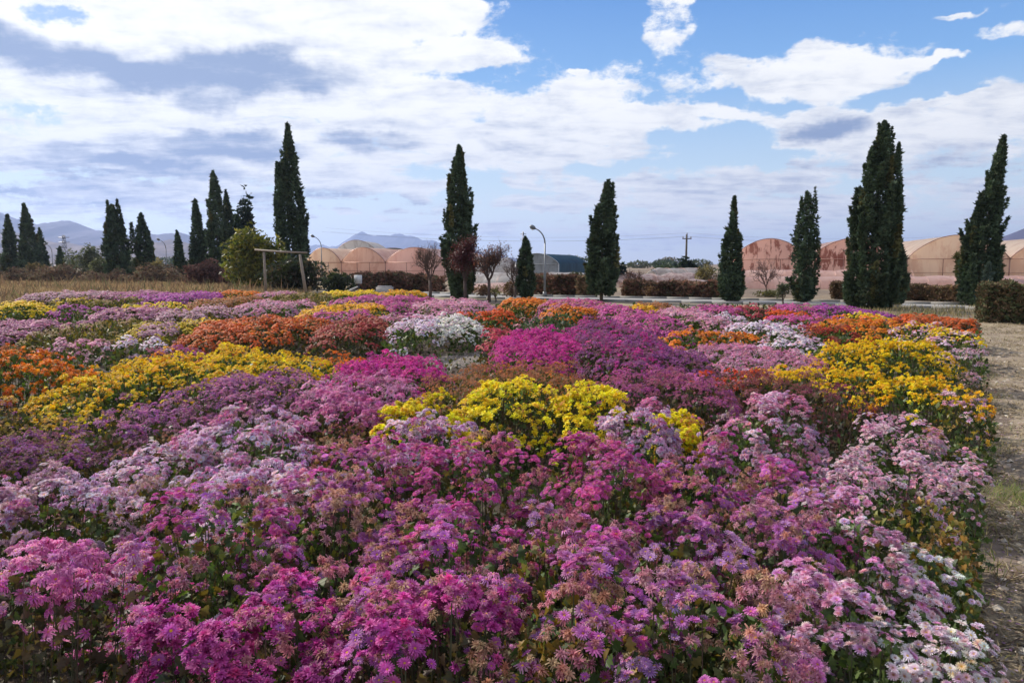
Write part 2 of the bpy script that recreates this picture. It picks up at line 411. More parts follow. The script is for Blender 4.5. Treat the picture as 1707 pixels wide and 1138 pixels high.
# ------------------------------------------------------------------ woody plants
def rotz(a):
    c, s = math.cos(a), math.sin(a); return np.array([[c, -s, 0], [s, c, 0], [0, 0, 1.0]])
def frames(N, rng):
    N = N / (np.linalg.norm(N, axis=1)[:, None] + 1e-9)
    r = rng.normal(size=N.shape); t = np.cross(N, r); t /= np.linalg.norm(t, axis=1)[:, None] + 1e-9
    b = np.cross(N, t)
    return np.stack([t, b, N], -1)          # columns: x, y, z(normal)
def frames_dir(Dv, rng):                     # x axis along Dv
    Dv = Dv / (np.linalg.norm(Dv, axis=1)[:, None] + 1e-9)
    r = rng.normal(size=Dv.shape); t = np.cross(Dv, r); t /= np.linalg.norm(t, axis=1)[:, None] + 1e-9
    return np.stack([Dv, t, np.cross(Dv, t)], -1)
def templ(V, faces, W):
    return {'v': np.array(V, float), 'l': np.array([i for f in faces for i in f]), 's': np.array([len(f) for f in faces]), 'w': np.array(W, float)}
def sprig(n, seed, w=0.13):                  # a spray of n narrow scales along +X
    r = np.random.default_rng(seed); V = []; Fc = []; W = []
    for i in range(n):
        a = (i / (n - 1) - 0.5) * 1.5 if n > 1 else 0; e = r.uniform(-.5, .5)
        d = np.array([math.cos(a) * math.cos(e), math.sin(a) * math.cos(e), math.sin(e)]); L = r.uniform(.6, 1.0)
        s = np.cross(d, [0, 0, 1.0]); s /= np.linalg.norm(s) + 1e-6
        k = len(V); V += [d * 0, d * L * .5 + s * w, d * L, d * L * .5 - s * w]; Fc.append([k, k + 1, k + 2, k + 3]); W += [[1, 0], [.5, .5], [0, 1], [.5, .5]]
    return templ(V, Fc, W)
SPRIG = sprig(5, 1); SPRIG3 = sprig(3, 2, 0.18)
LEAF1 = templ([(0, 0, 0), (.5, .28, .06), (1, 0, -.05), (.5, -.28, .06)], [[0, 1, 2, 3]], [[1, 0], [.5, .5], [0, 1], [.5, .5]])
TWIG = templ([(0, -.02, 0), (0, .02, 0), (1, .006, 0), (1, -.006, 0)], [[0, 1, 2, 3]], [[1, 0], [1, 0], [0, 1], [0, 1]])

def cypress(px, top, base, wpx, dist, label, seed, prof='std', lean=0, spires=(), dens=1.0, trunk=False, group='cypresses along the far edge of the garden', col=(.052, .080, .046), lump=1.0, foot=0.0, lpow=2.2):
    rng = np.random.default_rng(seed)
    b0 = at_d(px, HOR, dist); x0, y0 = b0[0], dist
    H = at_d(px, top, dist)[2]; Wm = wpx / F * dist / 2 * .84
    root = empty('cypress', (x0, y0, 0)); tag(root, label, 'tree', group)
    leanx = lean / F * dist
    def profile(t):
        if prof == 'std': return np.interp(t, [0, .04, .12, .3, .5, .7, .85, .95, 1], [.5, .72, .9, 1, .93, .66, .38, .17, .02])
        if prof == 'slim': return np.interp(t, [0, .05, .15, .35, .6, .8, .93, 1], [.42, .7, .92, 1, .74, .42, .16, .02])
        if prof == 'cone': return np.interp(t, [0, .03, .1, .3, .6, .8, .92, 1], [.66, .9, 1, .88, .52, .27, .12, .02])
        if prof == 'shaggy': return np.interp(t, [0, .05, .15, .35, .6, .78, .9, 1], [.45, .8, 1, .95, .72, .46, .22, .02])
        if prof == 'spire': return np.interp(t, [0, .06, .2, .45, .58, .68, .8, 1], [.55, .8, 1, 1, .74, .34, .24, .05])
        return np.interp(t, [0, .04, .12, .35, .6, .8, .93, 1], [.30, .55, .86, 1, .82, .48, .20, .02])
    # (dx, dy, zlow, ztop, radius, flare dx, flare dy): a core column and many pointed side plumes
    sp = [(0, 0, 0.0, H, Wm * .80, 0, 0)]
    npl = int(56 + 34 * lump)
    for i in range(npl):
        a = rng.uniform(0, 6.28); tt = 1 - rng.random() ** .8 * .98
        tt = rng.uniform(.03, .96); hp_ = H * rng.uniform(.07, .17) * (1.25 - .5 * tt)
        pr_ = float(profile(np.array(tt))) * Wm
        rad = max(.05, Wm * rng.uniform(.10, .22) * (1.1 - .45 * tt)); r0 = max(0, pr_ * rng.uniform(.66, 1.05) - rad * .35)
        fl_ = Wm * rng.uniform(.04, .32) * (1 if rng.random() < .8 else 1.8) * (1.05 - tt) ** .7
        sp.append((math.cos(a) * r0, math.sin(a) * r0, max(0.02, tt * H - hp_ * .45), min(tt * H + hp_ * .55, H * .99), rad, math.cos(a) * fl_, math.sin(a) * fl_))
    for (dx, t) in spires:              # named spires: offset in px, top pixel
        zt = at_d(px, t, dist)[2]; sp.append((dx / F * dist, rng.uniform(-.2, .2) * Wm, zt * 0.45, zt, Wm * .34, 0, 0))
    mb = MB()
    ts = 0.024 + 0.0020 * dist
    for k, (dx, dy, zl, zt, rad, fx_, fy_) in enumerate(sp):
        h = zt - zl
        n = int(dens * (1.9 * rad * h * 6.28) / (ts * ts) * (.95 if k == 0 else .95))
        t = rng.random(n)
        if k == 0: pr = profile(t)
        elif k > npl: pr = np.interp(t, [0, .3, .6, .85, 1], [1.1, 1, .62, .26, .02])
        else: pr = np.interp(t, [0, .2, .5, .8, 1], [.35, 1, .8, .35, .03])
        th = rng.uniform(0, 6.28, n)
        if k == 0:
            pr = pr * (1 + 0.14 * lump * np.sin(th * 3 + t * 14 + seed) * np.sin(t * 23 + seed * 2) + 0.08 * lump * np.sin(th * 7 + t * 47))
        rr = rad * pr * np.sqrt(rng.uniform(0.30, 1.05, n))
        z = zl + t * h
        bend = leanx * (z / H) ** lpow
        Pp = np.stack([x0 + dx + bend + fx_ * t * t + rr * np.cos(th), y0 + dy + fy_ * t * t + rr * np.sin(th), z], 1)
        zmin = foot * H
        ok = Pp[:, 2] > zmin * rng.uniform(.7, 1.3, n); Pp = Pp[ok]; th = th[ok]; n2 = len(Pp)
        dv = np.stack([np.cos(th) * .45 + fx_, np.sin(th) * .45 + fy_, np.full(n2, 1.1)], 1) + rng.normal(0, .34, (n2, 3))
        Rm = frames_dir(dv, rng)
        s = ts * rng.uniform(.8, 1.9, n2) * np.where(rng.random(n2) < .03, 1.8, 1) * (1.1 - .35 * (Pp[:, 2] / H) ** 2)
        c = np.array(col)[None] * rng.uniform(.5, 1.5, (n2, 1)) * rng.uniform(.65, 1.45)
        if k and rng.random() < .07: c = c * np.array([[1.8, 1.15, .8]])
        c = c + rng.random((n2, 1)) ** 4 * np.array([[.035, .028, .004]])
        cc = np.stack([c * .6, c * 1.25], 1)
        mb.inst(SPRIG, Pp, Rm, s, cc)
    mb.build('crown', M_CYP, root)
    tb = MB(); zz = np.linspace(-0.05, H * .9, 8)
    tb.tube(np.stack([x0 + leanx * (np.maximum(zz, 0) / H) ** lpow, np.full(8, y0), zz], 1), np.linspace(max(.05, Wm * .13), .012, 8), (.10, .075, .055), 7)
    tb.build('trunk', M_BARK, root)
    return root

def branchy(mb, p, d, L, r, depth, rng, tips, spread=0.7, col=(.12, .085, .07), up=0.15, nb=3):
    pts = [p]; q = p.copy(); dd = d.copy()
    for i in range(4):
        dd = dd + rng.normal(0, .13, 3) + np.array([0, 0, up * .3]); dd /= np.linalg.norm(dd); q = q + dd * L / 4; pts.append(q.copy())
    mb.tube(pts, np.linspace(r, r * .6, 5), col, 5 if depth > 1 else 3, cap=False)
    if depth == 0: tips += pts[1:]; return
    for i in range(nb + (rng.random() < .5)):
        a = rng.uniform(0, 6.28); t = rng.uniform(.45, 1.0); k = min(4, int(t * 4) + (0 if i else 1))
        s = np.cross(dd, [math.cos(a), math.sin(a), .3]); s /= np.linalg.norm(s) + 1e-6
        nd = dd * (1 - spread * .5) + s * spread + np.array([0, 0, up]); nd /= np.linalg.norm(nd)
        branchy(mb, pts[k], nd, L * rng.uniform(.62, .82), r * .58, depth - 1, rng, tips, spread, col, up, nb)
def small_tree(name, px, top, base, wpx, dist, label, seed, leafc, nleaf, leafs=0.07, stem=0.35, depth=4, cat='tree', bark=(.085, .058, .048), group=None, up=.12, leafmat=None):
    rng = np.random.default_rng(seed)
    x0 = (px - 853.5) / F * dist; H = at_d(px, top, dist)[2]; W = wpx / F * dist
    root = empty(name, (x0, dist, 0)); tag(root, label, cat, group)
    tb = MB(); zs = H * stem; r0 = .018 * H + .02
    tb.tube([(x0, dist, -.05), (x0 + .02, dist, zs * .5), (x0, dist + .03, zs)], [r0 * 1.2, r0, r0 * .9], bark, 8)
    tb.build('trunk', M_BARK, root)
    lb = MB(); tips = []
    for i in range(5):
        a = i * 1.257 + rng.uniform(-.4, .4); sp = W / H
        d = np.array([math.cos(a) * sp, math.sin(a) * sp, 1.0]); d /= np.linalg.norm(d)
        branchy(lb, np.array([x0, dist, zs * rng.uniform(.85, 1.0)]), d, (H - zs) * .36, r0 * .55, depth - 1, rng, tips, .62, bark, up)
    # squeeze crown to measured box
    V = np.concatenate(lb.V); s = (H - zs * .85) / (V[:, 2].max() - zs * .85); sx = (W / 2) / max(.1, np.abs(V[:, 0] - x0).max()) * 1.05
    def sq(A):
        A = A.copy(); A[:, 2] = np.where(A[:, 2] > zs * .85, zs * .85 + (A[:, 2] - zs * .85) * s, A[:, 2]); A[:, 0] = x0 + (A[:, 0] - x0) * sx; A[:, 1] = dist + (A[:, 1] - dist) * sx; return A
    lb.V = [sq(v) for v in lb.V]; lb.build('branches', M_BARK, root)
    if nleaf:
        T = sq(np.array(tips)); idx = rng.integers(0, len(T), nleaf)
        Pp = T[idx] + rng.normal(0, .05 * W, (nleaf, 3)) * np.array([1, 1, .8])
        Rm = frames_dir(rng.normal(0, 1, (nleaf, 3)) + np.array([0, 0, -.3]), rng)
        lc = np.array(leafc); c = lc[rng.integers(0, len(lc), nleaf)] * rng.uniform(.6, 1.4, (nleaf, 1))
        fb_ = MB(); fb_.inst(LEAF1, Pp, Rm, leafs * rng.uniform(.6, 1.4, nleaf), np.stack([c * .8, c], 1)); fb_.build('leaves', leafmat or M_LEAF, root)
    return root

def bush(name, px, top, base, wpx, dist, label, seed, cols, leafs=0.09, dens=1.0, cat='bush', lobes=9, group=None, dy=None, x_off=0, stems=True, tmpl=None, updir=.4):
    """rounded shrub: leaf clusters filling several lobes, on stems"""
    rng = np.random.default_rng(seed)
    x0 = (px - 853.5) / F * dist; H = at_d(px, top, dist)[2]; W = wpx / F * dist; Dp = dy or W * .8
    root = empty(name, (x0, dist, 0)); tag(root, label, cat, group)
    mb = MB(); cs = []
    for i in range(lobes):
        a = rng.uniform(0, 6.28); r = math.sqrt(rng.random()) * .62
        lx, ly = r * math.cos(a) * W / 2, r * math.sin(a) * Dp / 2
        hh = H * (1 - .45 * r * r) * rng.uniform(.82, 1.0) if i else H
        if i == 0: lx = ly = 0
        cs.append((lx, ly, hh * .55, W * rng.uniform(.16, .26), hh * .46))
    n = int(dens * 30 * W * H / (leafs * leafs) * .34)
    for (lx, ly, lz, lr, lh) in cs:
        k = n // lobes
        v = rng.normal(size=(k, 3)); v /= np.linalg.norm(v, axis=1)[:, None]
        rad = rng.uniform(.35, 1.06, (k, 1)) ** .6
        q = v * rad * np.array([lr, lr * Dp / W, lh]) + np.array([x0 + lx, dist + ly, lz])
        q += .05 * H * np.sin(q[:, [1, 2, 0]] * 6 / H * 2 + seed)
        q = q[q[:, 2] > .02]; k = len(q)
        dv = v[:k] + rng.normal(0, .5, (k, 3)) + np.array([0, 0, updir])
        Cc = np.array(cols)[rng.integers(0, len(cols), k)] * rng.uniform(.5, 1.45, (k, 1))
        mb.inst(tmpl or SPRIG3, q, frames_dir(dv, rng), leafs * rng.uniform(.7, 1.6, k), np.stack([Cc * .75, Cc], 1))
    mb.build('foliage', M_LEAF, root)
    if stems:
        tb = MB()
        for (lx, ly, lz, lr, lh) in cs:
            tb.tube([(x0 + lx * .15, dist + ly * .15, -.03), (x0 + lx * .6, dist + ly * .6, lz * .6), (x0 + lx, dist + ly, lz * 1.3)], [.02 * H * .6 + .008, .012 * H + .004, .004], (.10, .08, .06), 5)
        tb.build('stems', M_BARK, root)
    return root

# ------------------------------------------------------------------ cypresses
CY = [
 (18, 358, 462, 26, 88, 'slim cypress nearest the left edge of the picture, below the blue ridge', 'slim', 0, (), {}),
 (40, 383, 460, 17, 92, 'short narrow cypress tucked between two taller ones at far left', 'slim', 0, (), {}),
 (52, 340, 460, 33, 85, 'tallest cypress of the far left group, its tip bent to the left', 'slim', -6, (), {}),
 (72, 380, 458, 17, 90, 'short cypress on the right flank of the far left group', 'slim', -3, (), {}),
 (101, 412, 458, 19, 80, 'small neat cone-shaped cypress standing alone beside the lattice pylon', 'cone', 0, (), {}),
 (146, 418, 458, 17, 80, 'little dull green cypress among grey-green scrub', 'slim', 0, (), dict(col=(.05, .07, .045), dens=.7)),
 (196, 342, 464, 46, 66, 'broad dark cypress with two tips side by side like a fork', 'egg', -5, ((-5, 334), (11, 333)), {}),
 (243, 356, 460, 37, 70, 'ragged cypress with a crooked tip and a loose shoot on its left', 'egg', -4, ((-17, 372),), {}),
 (301, 385, 466, 21, 62, 'thin wavy cypress to the right of the beige bush', 'slim', -4, (), {}),
 (333, 333, 466, 33, 64, 'cypress with a thin pointed tip directly left of the tallest in its clump', 'slim', -3, (), {}),
 (364, 286, 468, 40, 60, 'tall dark cypress in the middle of the left clump', 'std', -3, (), {}),
 (384, 318, 462, 27, 64, 'narrow cypress half hidden on the right of the tall one in the left clump', 'slim', -3, (), {}),
 (490, 207, 484, 58, 48, 'very tall narrow cypress rising behind the yellow-green tree, the highest on the left side', 'std', -4, ((-20, 272),), {}),
 (765, 243, 499, 64, 33.5, 'big dense cypress in the centre behind the purple-leaved tree', 'egg', 1, ((5, 252),), {}),
 (877, 395, 501, 34, 32, 'short stubby cypress next to the curved street lamp', 'egg', -1, ((6, 408),), dict(lump=1.2)),
 (1003, 301, 502, 58, 31.5, 'medium cypress with a bare trunk showing low on its left side', 'egg', 9, ((8, 306), (-14, 345)), dict(foot=.06)),
 (1220, 328, 499, 44, 32, 'narrow cypress with a thin stubby top at the left end of the pink greenhouses', 'spire', 1, (), dict(lump=1.3)),
 (1341, 320, 502, 54, 31, 'sparse twin-tipped cypress the greenhouses show through', 'egg', 0, ((-8, 330), (12, 313)), dict(dens=.5, lump=1.6)),
 (1455, 203, 517, 100, 26, 'largest cypress of all, broad and shaggy, in front of the pink greenhouses', 'shaggy', 8, ((24, 240),), dict(lump=1.5)),
 (1498, 395, 503, 34, 28.5, 'lower cypress pressed against the right flank of the largest one', 'egg', 0, (), {}),
 (1630, 226, 500, 78, 28.5, 'tall cypress at far right with its pointed top leaning right', 'cone', 30, ((-20, 325),), dict(lump=1.1, lpow=1.4)),
 (1645, 438, 478, 24, 24.5, 'small grey-green young conifer poking up behind the right hedge', 'cone', 4, (), dict(col=(.07, .10, .08), dens=.8)),
]
for i, (px, top, base, wd, dist, lab, pr, lean, sp, kw) in enumerate(CY):
    cypress(px, top, base, wd, dist, lab, 100 + i, pr, lean, sp, **kw)
# dark conifers behind the clump
bush('pine_tree', 421, 312, 460, 36, 66, 'dark open pine with tiered boughs standing right of the left clump', 41, [(.03, .045, .035), (.02, .035, .03)], .33, .75, 'tree', 14)
bush('pine_tree', 402, 350, 460, 38, 68, 'low spreading dark pine filling the gap before the tiered pine', 42, [(.03, .045, .035), (.025, .04, .03)], .33, .8, 'tree', 12)
bush('conifer', 1140, 428, 458, 40, 75, 'dark bushy conifer at the foot of the utility pole', 43, [(.03, .05, .04)], .3, 1.0, 'tree', 8)
bush('conifer', 1032, 438, 470, 30, 60, 'dark round shrub right behind the medium cypress', 44, [(.03, .05, .045)], .25, .9, 'bush', 7)
# yellow-green tree and mound left of the tall cypress
bush('willow_tree', 426, 376, 482, 118, 46, 'wide yellow-green tree with rounded crown behind the timber frame', 45, [(.19, .18, .04), (.13, .15, .04), (.25, .21, .05), (.08, .10, .03)], .22, 1.1, 'tree', 16, updir=-.2)
bush('dark_mound_bush', 500, 428, 488, 130, 42, 'dark green sprawling mound of shrub between timber frame and greenhouses', 46, [(.035, .05, .03), (.05, .06, .035), (.07, .055, .04)], .2, 1.0, 'bush', 16)
bush('dark_mound_bush', 560, 452, 488, 66, 40.5, 'low sloping end of dark shrub beside the white meter box', 47, [(.035, .05, .03), (.05, .06, .035)], .18, 1.0, 'bush', 9)
for k, (px, top, wd, d, lab, cs) in enumerate([
    (150, 405, 60, 78, 'wispy grey-green olive bush before the blue hills', [(.16, .17, .12), (.10, .12, .08)]),
    (172, 430, 50, 72, 'loose pale bush left of the fork-topped cypress', [(.15, .15, .10), (.10, .11, .07)]),
    (222, 425, 36, 74, 'pale scrub showing between the forked and the ragged cypress', [(.15, .16, .11)]),
    (268, 432, 46, 66, 'rounded beige bush between the ragged and the wavy cypress', [(.30, .24, .13), (.24, .18, .10)]),
    (66, 436, 38, 76, 'brownish bush in front of the far left cypresses', [(.18, .13, .08), (.12, .09, .06)]),
    (5, 420, 22, 95, 'grey-green bush cut by the left edge', [(.12, .13, .09)]),
    (1110, 440, 60, 90, 'distant green trees left of the utility pole', [(.07, .10, .07), (.10, .12, .08)]),
    (1165, 444, 70, 95, 'distant bluish trees right of the utility pole', [(.06, .09, .08), (.09, .11, .09)]),
    (1175, 440, 40, 55, 'thin yellowish scrub left of the narrow stubby cypress', [(.28, .22, .10), (.18, .15, .08)]),
    (960, 452, 40, 52, 'dull green shrub beside the blue greenhouse', [(.10, .10, .05), (.07, .08, .04)]),
    (1420, 470, 50, 33, 'low brown scrub at the left foot of the largest cypress', [(.13, .08, .05), (.10, .09, .05)]),
    (1285, 484, 60, 36, 'low olive weeds beyond the road near the sapling', [(.16, .13, .06), (.12, .12, .06)]),
    (855, 466, 44, 36, 'reddish brush left of the stubby cypress', [(.18, .09, .06), (.14, .10, .06)]),
    (803, 474, 34, 37, 'red-brown weeds right of the big centre cypress', [(.20, .10, .07), (.16, .10, .06)]),
    (1082, 474, 46, 35, 'small brown shrub in front of the plastic sheets', [(.16, .08, .06), (.20, .12, .08)]),
  ]):
    bush('shrub', px, top, 460, wd, d, lab, 60 + k, cs, .0024 * d, .62, 'bush', 9, 'shrubs beyond the flower beds', tmpl=SPRIG3)
rng = np.random.default_rng(55); n = 42000
xx = rng.uniform(-330, 330, n); k_ = np.round(xx / 7.0); hh = 2.2 + 2.6 * np.abs(np.sin(k_ * 12.9898) * np.cos(k_ * 4.1)); yc = 300 + 30 * np.sin(k_ * 7.7)
v = rng.normal(size=(n, 3)); v /= np.linalg.norm(v, axis=1)[:, None]; q = v * rng.uniform(.3, 1, (n, 1)) ** .5
P_ = np.stack([k_ * 7.0 + q[:, 0] * 5.2, yc + q[:, 1] * 5, hh * .5 + q[:, 2] * hh * .55], 1); ok = P_[:, 2] > 0; P_ = P_[ok]; n = len(P_)
C_ = np.array([(.06, .085, .05), (.09, .10, .055), (.14, .11, .07), (.05, .07, .05)])[(np.abs(k_[ok]).astype(int) * 7) % 4] * rng.uniform(.6, 1.4, (n, 1))
mb = MB(); mb.inst(SPRIG3, P_, frames_dir(rng.normal(0, 1, (n, 3)) + np.array([0, 0, .5]), rng), .8 * rng.uniform(.6, 1.5, n), np.stack([C_ * .8, C_], 1))
tag(mb.build('distant_wood', M_LEAF), kind='stuff')
# bare and reddish small trees
DRYL = [(.20, .07, .06), (.14, .07, .06), (.26, .12, .09)]
small_tree('bare_tree', 717, 398, 500, 66, 33, 'leafless vase-shaped tree left of the big centre cypress', 71, DRYL, 350, .05, .33, 5, up=.22)
small_tree('purple_leaf_tree', 775, 388, 500, 62, 31.5, 'tree with dusky purple leaves in front of the big centre cypress', 72, [(.13, .035, .045), (.09, .03, .035)], 5200, .07, .30, 5)
small_tree('bare_tree', 815, 398, 505, 84, 31, 'small tree with sparse reddish leaves and a dark straight trunk', 73, DRYL, 1500, .07, .38, 5, up=.18)
small_tree('bare_tree', 858, 425, 498, 50, 34, 'thin leafless tree half behind the stubby cypress', 74, DRYL, 200, .05, .3, 5, up=.2)
small_tree('bare_shrub', 1057, 447, 488, 36, 42, 'tiny bare ball-headed tree behind the hedge', 75, DRYL, 300, .06, .4, 4)
small_tree('bare_tree', 1276, 428, 486, 50, 40, 'bare dark-branched tree in front of the first pink arch', 76, DRYL, 200, .06, .2, 4, bark=(.16, .10, .085))
small_tree('sapling', 1305, 470, 514, 26, 26.5, 'thin grey-green sapling at the road edge before the pink tunnels', 77, [(.12, .13, .07), (.09, .10, .06)], 900, .06, .3, 4)
small_tree('sapling', 826, 474, 503, 22, 31, 'short yellow-green young plant by the trunk of the reddish tree', 78, [(.35, .34, .10)], 260, .06, .25, 3)

# ------------------------------------------------------------------ hedges
def hedge(p0, p1, H, thick, label, seed, cols, n, tl=0.25, group='clipped brown hedges', tw=1.0, rag=0.10):
    rng = np.random.default_rng(seed); p0 = np.array(p0[:2]); p1 = np.array(p1[:2]); L = np.linalg.norm(p1 - p0)
    t = (p1 - p0) / L; nn = np.array([-t[1], t[0]])
    root = empty('hedge', (*((p0 + p1) / 2), 0)); tag(root, label, 'hedge', group)
    mb = MB()
    u = rng.random(n); v = rng.uniform(-.5, .5, n); z = rng.random(n) ** .8 * H * (1 + .07 * np.sin(u * L * 3) + .05 * np.sin(u * L * 11) + rag * np.sin(u * L * .9 + seed) * np.sin(u * L * .37) + rag * .6 * np.sin(u * L * 2.3) * np.sin(v * 5))
    P_ = np.concatenate([p0 + (u * L)[:, None] * t + (v * thick)[:, None] * nn, z[:, None]], 1); P_[:, 2] *= .88
    dv = rng.normal(0, .35, (n, 3)) + np.array([0, 0, .8])
    C_ = np.array(cols)[rng.integers(0, len(cols), n)] * rng.uniform(.5, 1.5, (n, 1))
    C_ = C_ * (0.8 + .4 * (np.sin(u * L * 1.3 + seed) > 0))[:, None]
    mb.inst(SPRIG3, P_, frames_dir(dv, rng), tl * tw * rng.uniform(.5, 1.3, n), np.stack([C_ * .7, C_ * 1.1], 1))
    mb.build('leafy_twigs', M_TWIG, root)
    tb = MB()
    for k in range(int(L / .35)):
        q = p0 + (k + .5) * .35 * t + nn * rng.uniform(-.15, .15) * thick
        tb.tube([(q[0], q[1], -.02), (q[0] + rng.normal(0, .05), q[1], H * .8)], [.014, .006], (.08, .055, .04), 4, cap=False)
    tb.build('stems', M_BARK, root)
RB = [(.19, .09, .06), (.22, .12, .08), (.13, .08, .05), (.10, .09, .05)]
RB2 = [(.20, .12, .07), (.16, .10, .06), (.12, .11, .05), (.26, .17, .10)]
def hp(px, d): return ((px - 853.5) / F * d, d)
hedge(hp(594, 44), hp(738, 41.5), 1.10, .9, 'red-brown hedge in front of the left greenhouses', 201, RB, 6500, .2)
hedge(hp(886, 39.5), hp(968, 38), 1.05, .9, 'dark brown hedge right behind the curved street lamp', 202, RB, 4200, .2)
hedge(hp(964, 37.5), hp(990, 37.2), 1.0, .8, 'short brown hedge piece behind the medium cypress', 203, RB2, 1600, .2)
hedge(hp(1040, 36), hp(1206, 34), 0.85, .9, 'long reddish hedge between medium cypress and stubby-topped cypress', 204, RB, 8000, .18)
hedge(hp(1385, 34), hp(1432, 33.5), .80, .8, 'brown hedge left of the largest cypress', 205, RB2, 2600, .17)
hedge(hp(1505, 33), hp(1620, 31), .70, .8, 'low brown hedge between the largest and the leaning cypress', 206, RB2, 6000, .16)
hedge(hp(1633, 20.4), hp(1860, 19.2), 1.13, 1.2, 'tall trimmed brown hedge standing at the right edge by the path', 207, [(.13, .085, .045), (.10, .08, .04), (.11, .12, .05), (.17, .115, .06), (.08, .10, .04)], 24000, .12, tw=.9, rag=.07)
hedge(hp(-60, 66), hp(330, 58), 1.0, 2.4, 'long rough band of dark reddish brush behind the dry field at left', 208, [(.17, .10, .07), (.13, .09, .06), (.19, .14, .09), (.22, .15, .09), (.17, .15, .09)], 13000, .22, rag=.6)
hedge(hp(330, 56), hp(400, 54), 1.6, 2.4, 'taller red-brown brush under the left cypress clump', 209, [(.14, .07, .055), (.10, .06, .05)], 7000, .22, rag=.4)

# dry grass
def blades(name, P_, h, cols, seed, w=.012, kind='stuff', m=None, lean=.25):
    rng = np.random.default_rng(seed); n = len(P_); mb = MB()
    T = templ([(0, -1, 0), (0, 1, 0), (.55, .7, .04), (.55, -.7, .04), (1, 0, .16)], [[0, 1, 2, 3], [3, 2, 4]], [[1, 0], [1, 0], [.5, .5], [.5, .5], [0, 1]])
    Rm = frames_dir(rng.normal(0, lean, (n, 3)) + np.array([0, 0, 1.0]), rng)
    sc = np.stack([h * rng.uniform(.5, 1.3, n), np.full(n, w) * rng.uniform(.6, 1.3, n), np.full(n, h)], 1)
    C_ = np.array(cols)[rng.integers(0, len(cols), n)] * rng.uniform(.7, 1.25, (n, 1))
    mb.inst(T, P_, Rm, sc, np.stack([C_ * .8, C_], 1))
    return tag(mb.build(name, m or M_DRY), kind=kind)
rng = np.random.default_rng(9)
n = 60000
yy = rng.uniform(27, 62, n) ; pxx = rng.uniform(-150, 520, n)
P_ = np.stack([(pxx - 853.5) / F * yy, yy, np.zeros(n)], 1)
cl = np.sin(P_[:, 0] * .9 + np.sin(P_[:, 1])) + np.sin(P_[:, 1] * .7 + P_[:, 0] * .3)
P_ = P_[cl + rng.normal(0, .8, n) > -.4]
blades('dry_grass', P_, .31, [(.36, .25, .13), (.44, .32, .17), (.27, .18, .09), (.22, .17, .09)], 10, w=.022)
n = 9000; yy = rng.uniform(28, 60, n); pxx = rng.uniform(-150, 480, n); xx = (pxx - 853.5) / F * yy; cl = np.sin(xx * .55 + 1) * np.sin(yy * .8 + xx * .2)
blades('tall_weeds', np.stack([xx, yy, 0 * xx], 1)[cl + rng.normal(0, .18, n) > .45], .75, [(.20, .12, .07), (.28, .18, .10), (.14, .10, .06), (.16, .16, .07)], 16, w=.03, lean=.45)
n = 9000
yy = rng.uniform(20, 27.5, n); xx = rng.uniform(9.5, 20, n); ok = (yy > 22.0 - .22 * (xx - 10)) | (rng.random(n) < .04) | ((xx > 12) & (yy < 20.4) & (yy > 19.7)) ; ok &= rng.random(n) < .5 + .5 * np.sin(xx * 2) * np.sin(yy * 2.2)
blades('verge_grass', np.stack([xx, yy, 0 * xx], 1)[ok], .16, [(.42, .34, .16), (.36, .28, .14), (.22, .22, .09)], 11, w=.012)
# straw and chips on the path
n = 70000
yy = rng.random(n) ** 1.2 * 20 + 1.5; e = edge_x(yy); xx = e + rng.random(n) ** .8 * (1.0 + yy * .42) - .1
cl = np.sin(xx * 3.1 + 2 * np.sin(yy * 1.9)) * np.sin(yy * 3.7 + np.sin(xx * 2.3)); ok = (cl + rng.normal(0, .4, n) > -.05)
P_ = np.stack([xx, yy, path_z(xx, yy) + .006], 1)[ok]; n = len(P_)
mb = MB(); dv = rng.normal(0, 1, (n, 3)) * np.array([1, 1, .10])
ST = templ([(0, -1, 0), (.5, -1, .12), (1, -.5, .0), (1, .5, 0), (.5, 1, .12), (0, 1, 0)], [[0, 1, 4, 5], [1, 2, 3, 4]], [[1, 0]] * 3 + [[0, 1]] * 3)
dv /= np.linalg.norm(dv, axis=1)[:, None]; zz = np.tile([0, 0, 1.0], (n, 1)); ty = np.cross(zz, dv); ty /= np.linalg.norm(ty, axis=1)[:, None]
Rm = np.stack([dv, ty, np.cross(dv, ty)], -1)
C_ = np.array([(.42, .33, .20), (.52, .42, .27), (.30, .23, .14), (.16, .11, .07), (.25, .20, .10)])[rng.integers(0, 5, n)] * rng.uniform(.7, 1.2, (n, 1))
Ls = rng.uniform(.02, .13, n); mb.inst(ST, P_, Rm, np.stack([Ls, rng.uniform(.0015, .005, n) + P_[:, 1] * .0003, Ls], 1), np.stack([C_, C_ * .85], 1))
tag(mb.build('straw_litter', M_DRY), kind='stuff')
# pebbles and clods
n = 9000
yy = rng.random(n) ** 1.2 * 14 + 1.5; e = edge_x(yy); xx = e + rng.random(n) * (1.0 + yy * .4) - .15
OCT = templ([(1, 0, 0), (0, 1, 0), (-1, 0, 0), (0, -1, 0), (.1, 0, .7), (.5, .55, .35), (-.5, -.6, .4)], [[0, 5, 4], [5, 1, 4], [1, 2, 4], [2, 6, 4], [6, 3, 4], [3, 0, 4]], [[1, 0]] * 4 + [[0, 1]] * 3)
mb = MB(); a = rng.uniform(0, 6.28, n); Rm = np.zeros((n, 3, 3)); Rm[:, 0, 0] = np.cos(a); Rm[:, 0, 1] = -np.sin(a); Rm[:, 1, 0] = np.sin(a); Rm[:, 1, 1] = np.cos(a); Rm[:, 2, 2] = 1
C_ = np.array([(.34, .28, .22), (.26, .20, .15), (.42, .37, .30)])[rng.integers(0, 3, n)] * rng.uniform(.7, 1.2, (n, 1))
s = rng.random(n) ** 5 * .032 + .004 + yy * .0003
